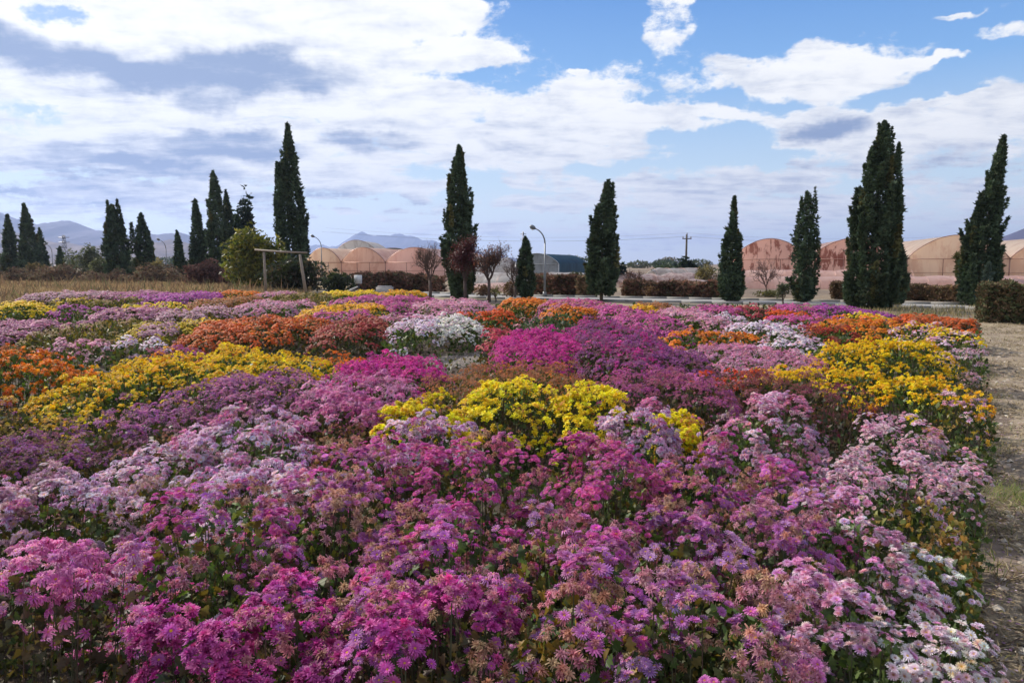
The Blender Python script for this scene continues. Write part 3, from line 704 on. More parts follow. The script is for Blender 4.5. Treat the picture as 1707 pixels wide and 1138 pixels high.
mb.inst(OCT, np.stack([xx, yy, path_z(xx, yy) - .002], 1), Rm, s, np.stack([C_, C_], 1))
tag(mb.build('pebbles', M_CONC), kind='stuff')
# pebbles on the gravel walk
n = 5000; i = rng.random(n) * (len(gp) - 1); g = np.array(gp); k = i.astype(int); fpart = (i - k)[:, None]
P_ = g[k] * (1 - fpart) + g[np.minimum(k + 1, len(gp) - 1)] * fpart + rng.normal(0, .35, (n, 3)) * np.array([1, 1, 0]); P_[:, 2] = .005
mb = MB(); a = rng.uniform(0, 6.28, n); Rm = np.zeros((n, 3, 3)); Rm[:, 0, 0] = np.cos(a); Rm[:, 0, 1] = -np.sin(a); Rm[:, 1, 0] = np.sin(a); Rm[:, 1, 1] = np.cos(a); Rm[:, 2, 2] = 1
C_ = np.array([(.20, .17, .15), (.14, .12, .10), (.26, .23, .20), (.18, .13, .08)])[rng.integers(0, 4, n)] * rng.uniform(.7, 1.2, (n, 1))
mb.inst(OCT, P_, Rm, rng.uniform(.008, .028, n), np.stack([C_, C_], 1)); tag(mb.build('gravel', M_CONC), kind='stuff')
n = 7000; yy = rng.uniform(2.2, 22, n); cl = np.sin(yy * 2.3) * np.sin(yy * 5.1 + 1); xx = edge_x(yy) + np.abs(rng.normal(0, .16, n)) + .02; ok = cl + rng.normal(0, .5, n) > .25
P_ = np.stack([xx, yy, 0 * xx + .005], 1)[ok]
blades('edge_weeds', P_, .07, [(.14, .18, .06), (.30, .26, .12), (.40, .33, .18), (.20, .15, .08)], 14, w=.0028, m=M_LEAF, lean=.8)
n = 5000; yy = rng.uniform(4, 22, n); xx = yy * (853 + rng.normal(-40, 60, n)) / F; cl = np.sin(xx * 1.7 + yy) * np.sin(yy * 2.1)
P_ = np.stack([xx, yy, 0 * xx + .02], 1)[(cl > .1) & (xx > edge_x(yy) + .6)]
blades('path_grass', P_, .06, [(.40, .34, .18), (.32, .28, .13), (.20, .22, .08)], 15, w=.003, lean=.8)
n = 2600; yy = rng.random(n) ** 1.4 * 12 + 1.8; xx = edge_x(yy) + np.abs(rng.normal(0, .28, n)); P_ = np.stack([xx, yy, path_z(xx, yy) + .008], 1)
dv = rng.normal(0, 1, (n, 3)) * np.array([1, 1, .15]); C_ = np.array([(.50, .25, .42), (.60, .45, .55), (.45, .30, .10), (.20, .17, .06), (.32, .18, .10)])[rng.integers(0, 5, n)] * rng.uniform(.6, 1.1, (n, 1))
mb = MB(); dv /= np.linalg.norm(dv, axis=1)[:, None]; zz = np.tile([0, 0, 1.0], (n, 1)); ty = np.cross(zz, dv); ty /= np.linalg.norm(ty, axis=1)[:, None]
mb.inst(LEAF1, P_, np.stack([dv, ty, np.cross(dv, ty)], -1), rng.uniform(.008, .028, n), np.stack([C_, C_], 1)); tag(mb.build('fallen_petals', M_LEAF), kind='stuff')
# green grass on the right of the path
g0 = at_z(1692, 838); n = 1500
P_ = np.stack([g0[0] + rng.normal(.1, .16, n), g0[1] + rng.normal(.05, .20, n), np.full(n, .02)], 1)
blades('green_grass', P_, .05, [(.16, .24, .06), (.24, .28, .09), (.38, .33, .16)], 12, w=.0016, m=M_LEAF, lean=.6)

# ------------------------------------------------------------------ greenhouses
def plastic(name, col, dirt, dsc=1.2, thr=(.45, .6), trans=.62, rough=.4):
    m, b = mat(name)
    co = b.n('ShaderNodeNewGeometry').outputs['Position']
    st = b.v('MULTIPLY', co, (1.0, 1.0, .35))
    n = b.noise(st, dsc, 8, 0.7, 0.4)
    c = b.mix(b.rng(n, *thr), tuple(col) + (1,), tuple(dirt) + (1,))
    n2 = b.noise(co, .35, 4, .6)
    c = b.mix(b.rng(n2, .35, .7, 0, .35), c, (col[0] * .8, col[1] * .72, col[2] * .7, 1))
    bp = b.n('ShaderNodeBump', {'Strength': .35, 'Distance': .05, 'Height': b.noise(b.v('MULTIPLY', co, (3, 3, .6)), 2.0, 4, .6)}).outputs[0]
    p = b.n('ShaderNodeBsdfPrincipled', {'Base Color': c, 'Roughness': rough, 'Normal': bp})
    t = b.n('ShaderNodeBsdfTranslucent', {'Color': c})
    mx = b.n('ShaderNodeMixShader', {0: trans, 1: p.outputs[0], 2: t.outputs[0]})
    b.n('ShaderNodeOutputMaterial', {0: mx.outputs[0]})
    return m
PL_PINK = plastic('pink polythene', (.86, .66, .55), (.72, .50, .40))
PL_MOTT = plastic('mottled polythene', (.84, .62, .54), (.30, .13, .10), 1.9, (.50, .58))
PL_TAN = plastic('tan polythene', (.88, .74, .60), (.74, .55, .43), .8)
PL_ROSE = plastic('rose polythene', (.86, .65, .58), (.76, .52, .45), .7, rough=.3)
PL_WHITE = plastic('white polythene', (.72, .70, .68), (.50, .46, .43), .8)
PL_WRIN = plastic('wrinkled dusty polythene', (.80, .68, .64), (.42, .26, .22), 2.6, (.42, .62))
PL_TEAL = plastic('blue net', (.03, .10, .15), (.015, .05, .08), 1.0, rough=.5)
PL_GRN = plastic('green net roof', (.10, .18, .17), (.05, .10, .10), 1.0)
def greenhouse(label, spans, eave, mats, depth, seed, wallm=None, frame=(.34, .20, .16), group='polythene greenhouses'):
    """spans: [(p_left, p_right, crown_height)] in world xy, left to right"""
    mid = (np.array(spans[0][0]) + np.array(spans[-1][1])) / 2
    root = empty('greenhouse', (mid[0], mid[1], 0)); tag(root, label, 'greenhouse', group)
    for k, (a, c, crown) in enumerate(spans):
        a = np.array(a, float); c = np.array(c, float); t = (c - a); Wd = np.linalg.norm(t); t /= Wd; nb = np.array([-t[1], t[0]])
        if nb[1] < 0: nb = -nb
        N = 20; th = np.linspace(0, 1, N + 1); prof = np.sin(np.pi * th) ** .78
        xs = th * Wd; zs = eave + (crown - eave) * prof
        def W3(x, z, d=0.0):
            q = a + t * x + nb * d; return (q[0], q[1], z)
        eb = MB()
        for i in range(N):   # end wall in vertical strips
            eb.quad(W3(xs[i], 0), W3(xs[i + 1], 0), W3(xs[i + 1], zs[i + 1]), W3(xs[i], zs[i]), (.5, .5, .5))
        eb.build('end_wall', mats[k % len(mats)], root)
        rb = MB(); rows = np.linspace(-.06, depth, 12)
        V = [W3(xs[min(max(i, 0), N)], 0 if i < 0 or i > N else zs[i] + .015 + (.03 * math.sin(j * 3.1) if 0 < i < N else 0), d) for j, d in enumerate(rows) for i in range(-1, N + 2)]
        L = []
        for j in range(len(rows) - 1):
            for i in range(N + 2): q = j * (N + 3) + i; L += [q, q + 1, q + N + 4, q + N + 3]
        rb.add(V, L, [4] * (len(L) // 4), (.5, .5, .5)); rb.build('roof_cover', wallm or mats[k % len(mats)], root, smooth=True)
        fb_ = MB()
        fb_.tube([W3(xs[i], zs[i] + .03, -.10) for i in range(N + 1)], .035, frame, 6)
        fb_.tube([W3(0, eave, -.08), W3(Wd, eave, -.08)], .03, frame, 6)
        fb_.tube([W3(0, .9, -.08), W3(Wd, .9, -.08)], .018, frame, 6)
        for u in (0.0, .36, .64, 1.0): fb_.tube([W3(u * Wd, 0, -.07), W3(u * Wd, eave + (0 if u in (0, 1) else .0), -.07)], .045 if u in (0, 1) else .03, frame, 6)
        fb_.build('frame', M_METAL, root)
    return root
def gp2(px, d): return ((px - 853.5) / F * d, d)
def crown(py, d): return CAM_H + (HOR - py) / F * d
v = [gp2(1218, 64), gp2(1345, 62), gp2(1508, 60), gp2(1678, 58), gp2(1862, 56)]
greenhouse('row of pink mottled polythene greenhouse arches behind the largest cypress', [(v[0], v[1], crown(399, 63)), (v[1], v[2], crown(397, 61)), (v[2], v[3], crown(393, 59)), (v[3], v[4], crown(394, 57))], 2.0,
           [PL_MOTT, PL_MOTT, PL_TAN, PL_TAN], 26, 1)
v = [gp2(512, 78), gp2(571, 77), gp2(644, 76), gp2(742, 75)]
greenhouse('three tan and pink polythene greenhouse arches behind the red-brown hedge', [(v[0], v[1], crown(414, 77.5)), (v[1], v[2], crown(413, 76)), (v[2], v[3], crown(413, 75))], 1.75, [PL_TAN, PL_PINK, PL_ROSE], 24, 2)
v = [gp2(556, 112), gp2(636, 112)]
greenhouse('white-roofed greenhouse seen between the left tan arches', [(v[0], v[1], crown(401, 112))], 2.8, [PL_WHITE], 12, 3)
v = [gp2(612, 106), gp2(700, 106)]
greenhouse('low green-roofed greenhouse behind the middle tan arch', [(v[0], v[1], crown(414, 106))], 2.6, [PL_GRN], 12, 4)
va, vb = (.35, 66.0), (4.1, 64.8)
greenhouse('arched house with white end wall and dark blue net roof behind the tall street lamp', [(va, vb, crown(423, 65))], 1.6, [PL_WHITE], 12, 6, wallm=PL_TEAL, frame=(.45, .45, .45))
# low tunnels
def tunnel(p0, p1, r, h, label, m, seed, name='low_tunnel', sag=.05):
    rng = np.random.default_rng(seed); p0 = np.array(p0); p1 = np.array(p1); t = p1 - p0; L = np.linalg.norm(t); t /= L; nn = np.array([-t[1], t[0]])
    root = empty(name, (*(p0 + p1) / 2, 0)); tag(root, label, 'tunnel', 'low plastic tunnels')
    K = int(max(6, L / .8)); N = 10; V = []
    for j in range(K + 1):
        e = 1.0 if 0 < j < K else .8
        for i in range(N + 1):
            a = math.pi * i / N; s = (1 + sag * math.sin(j * 2.1 + seed) * math.sin(j * .9)) * e
            q = p0 + t * (L * j / K) + nn * (-math.cos(a) * r * s); V.append((q[0], q[1], max(0, (math.sin(a) ** .8) * h * s + rng.normal(0, .008))))
    Lp = []
    for j in range(K):
        for i in range(N): q = j * (N + 1) + i; Lp += [q, q + 1, q + N + 2, q + N + 1]
    Lp += list(range(N + 1)) + list(range(K * (N + 1), (K + 1) * (N + 1)))
    mb = MB(); mb.add(V, Lp, [4] * (K * N) + [N + 1] * 2, (.5, .5, .5)); mb.build('plastic_cover', m, root, smooth=False)
    hb = MB()
    for j in range(0, K + 1, 2):
        hb.tube([np.array([*(p0 + t * (L * j / K) + nn * (-math.cos(math.pi * i / N) * (r + .02))), max(0, math.sin(math.pi * i / N) ** .8 * (h + .03))]) for i in range(N + 1)], .012, (.45, .28, .24), 4, cap=False)
    hb.build('hoops', M_METAL, root)
tunnel(gp2(1228, 56), gp2(1515, 53), 1.0, 1.15, 'rear rose-coloured plastic tunnel at the foot of the mottled arches', PL_ROSE, 1)
tunnel(gp2(1232, 49), gp2(1700, 46.5), .9, .78, 'front rose-coloured plastic tunnel running behind the roadside hedges', PL_ROSE, 2)
tunnel(gp2(1520, 54), gp2(1850, 51), .8, .75, 'pink tunnel segment seen right of the largest cypress', PL_ROSE, 3)
tunnel(gp2(1020, 60), gp2(1210, 62), 1.3, .80, 'wrinkled whitish-pink plastic tunnel behind the long reddish hedge', PL_WRIN, 4, sag=.22)
tunnel(gp2(1035, 50), gp2(1215, 50), 1.1, .50, 'low flattened pink plastic sheet nearest the long hedge', PL_WRIN, 5, sag=.3)
tunnel(gp2(1085, 72), gp2(1170, 74), 1.4, 1.2, 'pale grey tunnel end below the utility pole', PL_WHITE, 6)
tunnel(gp2(775, 52), gp2(880, 50), 1.6, 1.0, 'crumpled whitish plastic tunnel behind the reddish tree', PL_WHITE, 7, sag=.15)
tunnel(gp2(785, 44), gp2(872, 43), .9, .5, 'low pinkish tunnel between centre cypress and stubby cypress', PL_ROSE, 8, sag=.15)
tunnel(gp2(880, 56), gp2(1000, 55), 1.2, .95, 'white plastic tunnel in front of the blue house', PL_WHITE, 9, sag=.1)
tunnel(gp2(760, 68), gp2(860, 67), 2.2, 2.2, 'tall dusty white tunnel behind the tree with sparse reddish leaves', PL_WHITE, 10, sag=.05)

# ------------------------------------------------------------------ lamps, poles, frame
GREY = (.17, .175, .18)
def street_lamp(px, top, base_d, side, label):
    x0 = (px - 853.5) / F * base_d; H = at_d(px, top, base_d)[2]; y0 = base_d
    root = empty('street_lamp', (x0, y0, 0)); tag(root, label, 'street lamp', 'curved-arm street lamps')
    s = side; R_ = H * .17
    pb = MB(); pb.tube([(x0, y0, 0), (x0, y0, H * .35), (x0, y0, H * .36), (x0, y0, H * .74)], [.06, .055, .042, .036], GREY, 8); pb.tube([(x0, y0, 0), (x0, y0, .25)], .09, GREY, 8)
    pb.build('pole', M_METAL, root)
    ab = MB(); ang = np.linspace(0, 1, 8)
    pts = [(x0 + s * R_ * (1 - math.cos(a * 1.25)) * 1.15, y0, H * .74 + R_ * 1.25 * math.sin(a * 1.25)) for a in ang]
    ab.tube(pts, np.linspace(.036, .026, 8), GREY, 7); ab.build('arm', M_METAL, root)
    e = np.array(pts[-1]); d = np.array([s * .9, 0, .42]); d /= np.linalg.norm(d)
    hb = MB(); L = H * .085
    hb.tube([e - d * .02, e + d * L * .25, e + d * L * .7, e + d * L], [.035, .10, .11, .03], (.16, .17, .18), 8); lh = hb.build('lamp_head', M_METAL, root)
    gb = MB(); q = e + d * L * .55; q[2] -= .075; gb.tube([q - d * L * .25, q + d * L * .25], [.05, .05], (.7, .7, .66), 8); gb.build('glass', M_CONC, lh)
street_lamp(908, 374, 36, -1, 'tall street lamp with curved arm next to the stubby cypress')
street_lamp(538, 390, 62, -1, 'street lamp right of the very tall left cypress, before the tan arches')
street_lamp(281, 396, 74, -1, 'street lamp between the ragged and the wavy cypress')
street_lamp(92, 404, 80, -1, 'small street lamp beside the neat cone-shaped cypress')
# utility pole with cross arm and wires
d0 = 90; x0 = (1142 - 853.5) / F * d0; H = at_d(1142, 391, d0)[2]
root = empty('utility_pole', (x0, d0, 0)); tag(root, 'wooden utility pole with cross-arm and wires above the dark bushy conifer', 'utility pole')
b_ = MB(); b_.tube([(x0, d0, 0), (x0, d0, H)], [.16, .11], (.09, .075, .06), 8); b_.build('pole', M_WOOD, root)
b_ = MB(); b_.box((x0 - .55, d0 - .22, H - .55), (x0 + .55, d0 - .12, H - .43), (.10, .08, .07)); b_.build('cross_arm', M_WOOD, root)
for dx in (-.48, 0, .48):
    b_ = MB(); z0 = H - .43 if dx else H; b_.tube([(x0 + dx, d0 - .17, z0), (x0 + dx, d0 - .17, z0 + .1), (x0 + dx, d0 - .17, z0 + .2)], [.05, .07, .03], (.25, .22, .2), 8); b_.build('insulator', M_CONC, root)
    for sgn in (-1, 1):
        b_ = MB(); u = np.linspace(0, 1, 14); b_.tube(np.stack([x0 + dx + sgn * u * 42, d0 - .17 + sgn * u * 6, z0 + .2 - 1.0 * 4 * u * (1 - u) * .8 + u * .3], 1), .006, (.10, .10, .105), 4, cap=False); b_.build('wire', M_METAL, root)
# lattice pylon
def pylon(px, top, d0, wd, label):
    x0 = (px - 853.5) / F * d0; H = at_d(px, top, d0)[2]; root = empty('lattice_pylon', (x0, d0, 0)); tag(root, label, 'pylon', 'lattice pylons in the distance')
    b_ = MB(); c = (.22, .22, .24); k = wd / F * d0 / 2; r = d0 * .00028
    P8 = lambda sx, sy, t: (x0 + sx * k * (1 - .7 * t), d0 + sy * k * (1 - .7 * t), H * t)
    for sx, sy in ((-1, -1), (1, -1), (1, 1), (-1, 1)): b_.tube([P8(sx, sy, 0), P8(sx, sy, 1)], r * 1.3, c, 4)
    for i in range(7):
        t0, t1 = i / 7, (i + 1) / 7
        for (s1, s2) in (((-1, -1), (1, -1)), ((1, -1), (1, 1)), ((1, 1), (-1, 1)), ((-1, 1), (-1, -1))):
            b_.tube([P8(*s1, t0), P8(*s2, t1)], r, c, 3); b_.tube([P8(*s2, t0), P8(*s1, t1)], r, c, 3)
    b_.build('lattice', M_METAL, root)
    b_ = MB()
    for t in (.78, .93): b_.tube([(x0 - k * 2.0, d0, H * t), (x0 + k * 2.0, d0, H * t)], r * 1.5, c, 4)
    b_.build('cross_arms', M_METAL, root)
pylon(113, 392, 380, 9, 'faint lattice pylon against the blue hills behind the left scrub')
pylon(872, 386, 420, 5, 'tiny lattice mast on the skyline above the stubby cypress')
# timber frame
d0 = 36.5
def wp(px, py, d=d0): return at_d(px, py, d)
r_ = at_d(470, 482, d0); root = empty('timber_frame', (r_[0], d0, 0)); tag(root, 'goalpost-like frame of weathered poles in front of the yellow-green tree', 'frame')
WD = (.22, .18, .145)
a0 = wp(443, 484); a1 = wp(440, 420); c0 = wp(511, 488, d0 - 1); c1 = wp(500, 424, d0 - 1)
b_ = MB(); b_.tube([(a0[0], a0[1], -.05), a1], [.075, .06], WD, 8); b_.build('post', M_WOOD, root)
b_ = MB(); b_.tube([(c0[0], c0[1], -.05), c1], [.085, .065], WD, 8); b_.build('post', M_WOOD, root)
e0 = wp(425, 418, d0 + .2); e1 = wp(512, 423, d0 - 1.15)
b_ = MB(); b_.tube([e0 + [0, 0, .05], (e0 + e1) / 2 + [0, 0, .02], e1 + [0, 0, .05]], [.045, .05, .04], WD, 8); b_.build('beam', M_WOOD, root)
# concrete block, meter box, fallen pole
q = at_z(642, 488.5); b_ = MB()
root = empty('concrete_block', q); tag(root, 'pale concrete block lying by the road below the middle tan arch', 'concrete block')
b_.box((q[0] - .45, q[1] - .3, -.02), (q[0] + .42, q[1] + .3, .34), (.36, .33, .31)); b_.build('plinth', M_CONC, root)
b_ = MB(); b_.box((q[0] - .38, q[1] - .26, .342), (q[0] + .35, q[1] + .26, .40), (.42, .39, .37)); b_.build('cap', M_CONC, root)
q = at_z(598, 487.5); root = empty('meter_box', q); tag(root, 'small white box on a dark post in front of the left hedge', 'meter box')
b_ = MB(); b_.tube([(q[0], q[1], -.05), (q[0], q[1], .52)], .05, (.10, .09, .09), 6); b_.build('post', M_METAL, root)
b_ = MB(); b_.box((q[0] - .22, q[1] - .12, .5), (q[0] + .18, q[1] + .1, .98), (.62, .62, .62)); bx_ = b_.build('cabinet', M_CONC, root)
b_ = MB(); b_.box((q[0] - .19, q[1] - .135, .54), (q[0] + .15, q[1] - .122, .94), (.55, .55, .55)); b_.build('door', M_CONC, bx_)
b_ = MB(); p0 = wp(572, 489, 37); p1 = wp(596, 478, 38); b_.tube([(p0[0], p0[1], .04), (p0 + p1) / 2 + [0, 0, .01], p1], [.05, .045, .035], (.45, .42, .38), 7)
tag(b_.build('fallen_pole', M_WOOD, origin=(p0[0], p0[1], 0)), 'pale pole leaning low against the end of the dark mound bush', 'pole')
b_ = MB(); p0 = at_z(1111, 0) * 0; x1 = (1497 - 853.5) / F * 26.5
b_.tube([((1487 - 853.5) / F * 27, 27, 0), ((1491 - 853.5) / F * 27, 27, .85)], [.03, .025], (.45, .43, .40), 6)
tag(b_.build('thin_stake', M_WOOD, origin=((1487 - 853.5) / F * 27, 27, 0)), 'thin pale stake standing against the right side of the largest cypress', 'stake')

# ------------------------------------------------------------------ flower templates  (weights: centre, petal base, petal tip)
def rings(specs, centre=None, seed=0, jit=.07):
    """specs: (n, r0, L, w, zroot, elev_mid, elev_tip, wroot, wtip)"""
    r = np.random.default_rng(seed); V = []; Fc = []; W = []
    for (n, r0, L, w, z0, em, et, w0, w1) in specs:
        ph = r.uniform(0, 6.28)
        for i in range(n):
            a = ph + i * 6.2832 / n + r.normal(0, jit * 2 / n * 3); l = L * (1 + r.normal(0, jit)); ww = w * (1 + r.normal(0, jit))
            d = np.array([math.cos(a), math.sin(a), 0]); s = np.array([-d[1], d[0], 0]); up = np.array([0, 0, 1.0])
            e1 = em + r.normal(0, jit); e2 = et + r.normal(0, jit * 1.5)
            p0 = d * r0 + up * z0; p1 = p0 + (d * math.cos(e1) + up * math.sin(e1)) * l * .55; p2 = p1 + (d * math.cos(e2) + up * math.sin(e2)) * l * .45
            tw = up * r.normal(0, .25) * ww
            k = len(V); V += [p0 - s * ww * .45, p0 + s * ww * .45, p1 + s * ww + tw, p1 - s * ww - tw, p2 + s * ww * .68, p2 - s * ww * .68]
            Fc += [[k, k + 1, k + 2, k + 3], [k + 3, k + 2, k + 4, k + 5]]
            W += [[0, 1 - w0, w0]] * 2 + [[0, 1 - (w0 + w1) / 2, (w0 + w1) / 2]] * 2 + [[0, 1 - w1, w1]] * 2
    if centre:
        cr, cz = centre; k = len(V); m = 7
        for i in range(m): V.append([math.cos(i * 6.28 / m) * cr, math.sin(i * 6.28 / m) * cr, cz * .4]); W.append([.8, .2, 0])
        for i in range(m): V.append([math.cos(i * 6.28 / m) * cr * .55, math.sin(i * 6.28 / m) * cr * .55, cz]); W.append([1, 0, 0])
        for i in range(m): j = (i + 1) % m; Fc.append([k + i, k + j, k + m + j, k + m + i])
        Fc.append([k + m + i for i in range(m)])
    return templ(V, Fc, W)
HI = {
 'bud': [rings([(7, .02, .40, .15, 0, 1.0, 1.45, 0, .8), (5, .02, .34, .14, .05, 1.25, 1.5, 0, .6)], None, s + 60) for s in range(3)],
 'daisy': [rings([(15, .12, .88, .11, .02, .25, -.05, 0, 1), (10, .12, .72, .10, .05, .55, .25, 0, .9)], (.22, .14), s) for s in range(3)],
 'droop': [rings([(14, .14, .95, .10, .05, -.15, -1.15, 0, 1), (10, .12, .8, .09, .08, .2, -.8, 0, 1)], (.2, .16), s + 10, .2) for s in range(3)],
 'pom': [rings([(13, .1, .92, .13, 0, .05, -.25, .2, 1), (12, .08, .82, .13, .08, .5, .1, .2, 1), (10, .06, .62, .13, .14, .9, .6, .1, .8), (6, .03, .42, .12, .2, 1.25, 1.3, 0, .6)], None, s + 20, .16) for s in range(3)],
 'ring': [rings([(16, .14, .86, .11, .02, .2, -.15, 0, 1), (13, .14, .68, .10, .06, .55, .35, 0, 1), (8, .2, .34, .07, .07, .8, .7, 0, .7)], (.27, .13), s + 30) for s in range(3)],
 'dried': [rings([(14, .08, .85, .08, 0, .25, -.9, .1, 1), (13, .06, .75, .08, .12, .8, -.1, .1, 1), (10, .04, .55, .08, .16, 1.2, .5, 0, .8)], None, s + 40, .26) for s in range(3)],
}
def midt(kind, seed):
    s = {'bud': [(5, .02, .4, .2, 0, 1.0, 1.4, 0, .8)], 'daisy': [(9, .1, .9, .17, .02, .2, 0, .2, 1)], 'droop': [(8, .12, .95, .15, .05, -.2, -.9, .1, 1), (5, .1, .7, .14, .1, .3, -.3, 0, 1)],
         'pom': [(8, .1, .9, .2, 0, .1, -.2, .2, 1), (6, .05, .65, .2, .15, .75, .5, .1, .8)], 'ring': [(9, .1, .88, .17, .02, .2, -.1, .2, 1), (6, .1, .55, .14, .06, .7, .6, 0, .8)],
         'dried': [(8, .06, .9, .09, 0, .5, -.6, .1, 1), (5, .05, .6, .09, .15, 1.0, .5, 0, .8)]}[kind]
    T = rings(s, None, seed, .2)
    if kind in ('daisy', 'ring'):
        k = len(T['v']); V = list(T['v']) + [[math.cos(a) * .24, math.sin(a) * .24, .1] for a in (0, 1.26, 2.51, 3.77, 5.03)]
        T = {'v': np.array(V), 'l': np.concatenate([T['l'], np.arange(k, k + 5)]), 's': np.append(T['s'], 5), 'w': np.vstack([T['w'], [[1, 0, 0]] * 5])}
    return T
MID = {k: [midt(k, s + 5) for s in range(3)] for k in HI}
def lowt(z, zr, seed, n=5):
    r = np.random.default_rng(seed); V = [[0, 0, z]]; W = [[.15, .65, .2]]; Fc = []
    for i in range(n * 2):
        a = i * math.pi / n + r.normal(0, .1); q = (1.0 if i % 2 else .66) * r.uniform(.85, 1.15); V.append([math.cos(a) * q, math.sin(a) * q, zr * r.uniform(.3, 1.4)]); W.append([0, .25, .75])
    for i in range(n): Fc.append([0, 1 + (2 * i) , 1 + (2 * i + 1) % (2 * n), 1 + (2 * i + 2) % (2 * n)])
    return templ(V, Fc, W)
LOW = {'bud': [lowt(.4, .1, 11), lowt(.35, .1, 12)], 'daisy': [lowt(.1, .1, 1), lowt(.15, .05, 2)], 'droop': [lowt(.4, -.3, 3), lowt(.35, -.2, 4)], 'pom': [lowt(.5, -.1, 5), lowt(.45, -.15, 6)], 'ring': [lowt(.2, .05, 7), lowt(.2, .0, 8)], 'dried': [lowt(.5, -.1, 9), lowt(.5, -.2, 10)]}
def mumleaf(seed):
    # lobed leaf along +X, folded on the midrib
    o = [(0, .03), (.25, .10), (.3, .34), (.45, .20), (.58, .40), (.70, .18), (.85, .16), (1.0, .0)]
    r = np.random.default_rng(seed); V = []; W = []; cv = r.uniform(-.35, .1)
    for s in (1, -1):
        for (x, y) in o: V.append([x, s * y, abs(y) * .35 + cv * x * x]); W.append([1 - x, x])
    m = len(o); Fc = []
    for i in range(m - 1): Fc.append([i, i + 1, m + i + 1, m + i][::1])
    return templ(V, Fc, W)
LEAFH = [mumleaf(s) for s in range(4)]

# ------------------------------------------------------------------ varieties
def c3(*a): return np.array(a, float)
GL = [(.075, .125, .035), (.10, .15, .04), (.055, .085, .03), (.13, .15, .045)]
OL = [(.10, .10, .03), (.16, .13, .035), (.07, .08, .025), (.22, .15, .04)]
BL = [(.09, .06, .035), (.12, .085, .04), (.06, .055, .03), (.05, .07, .03)]
YC = (.65, .42, .03)
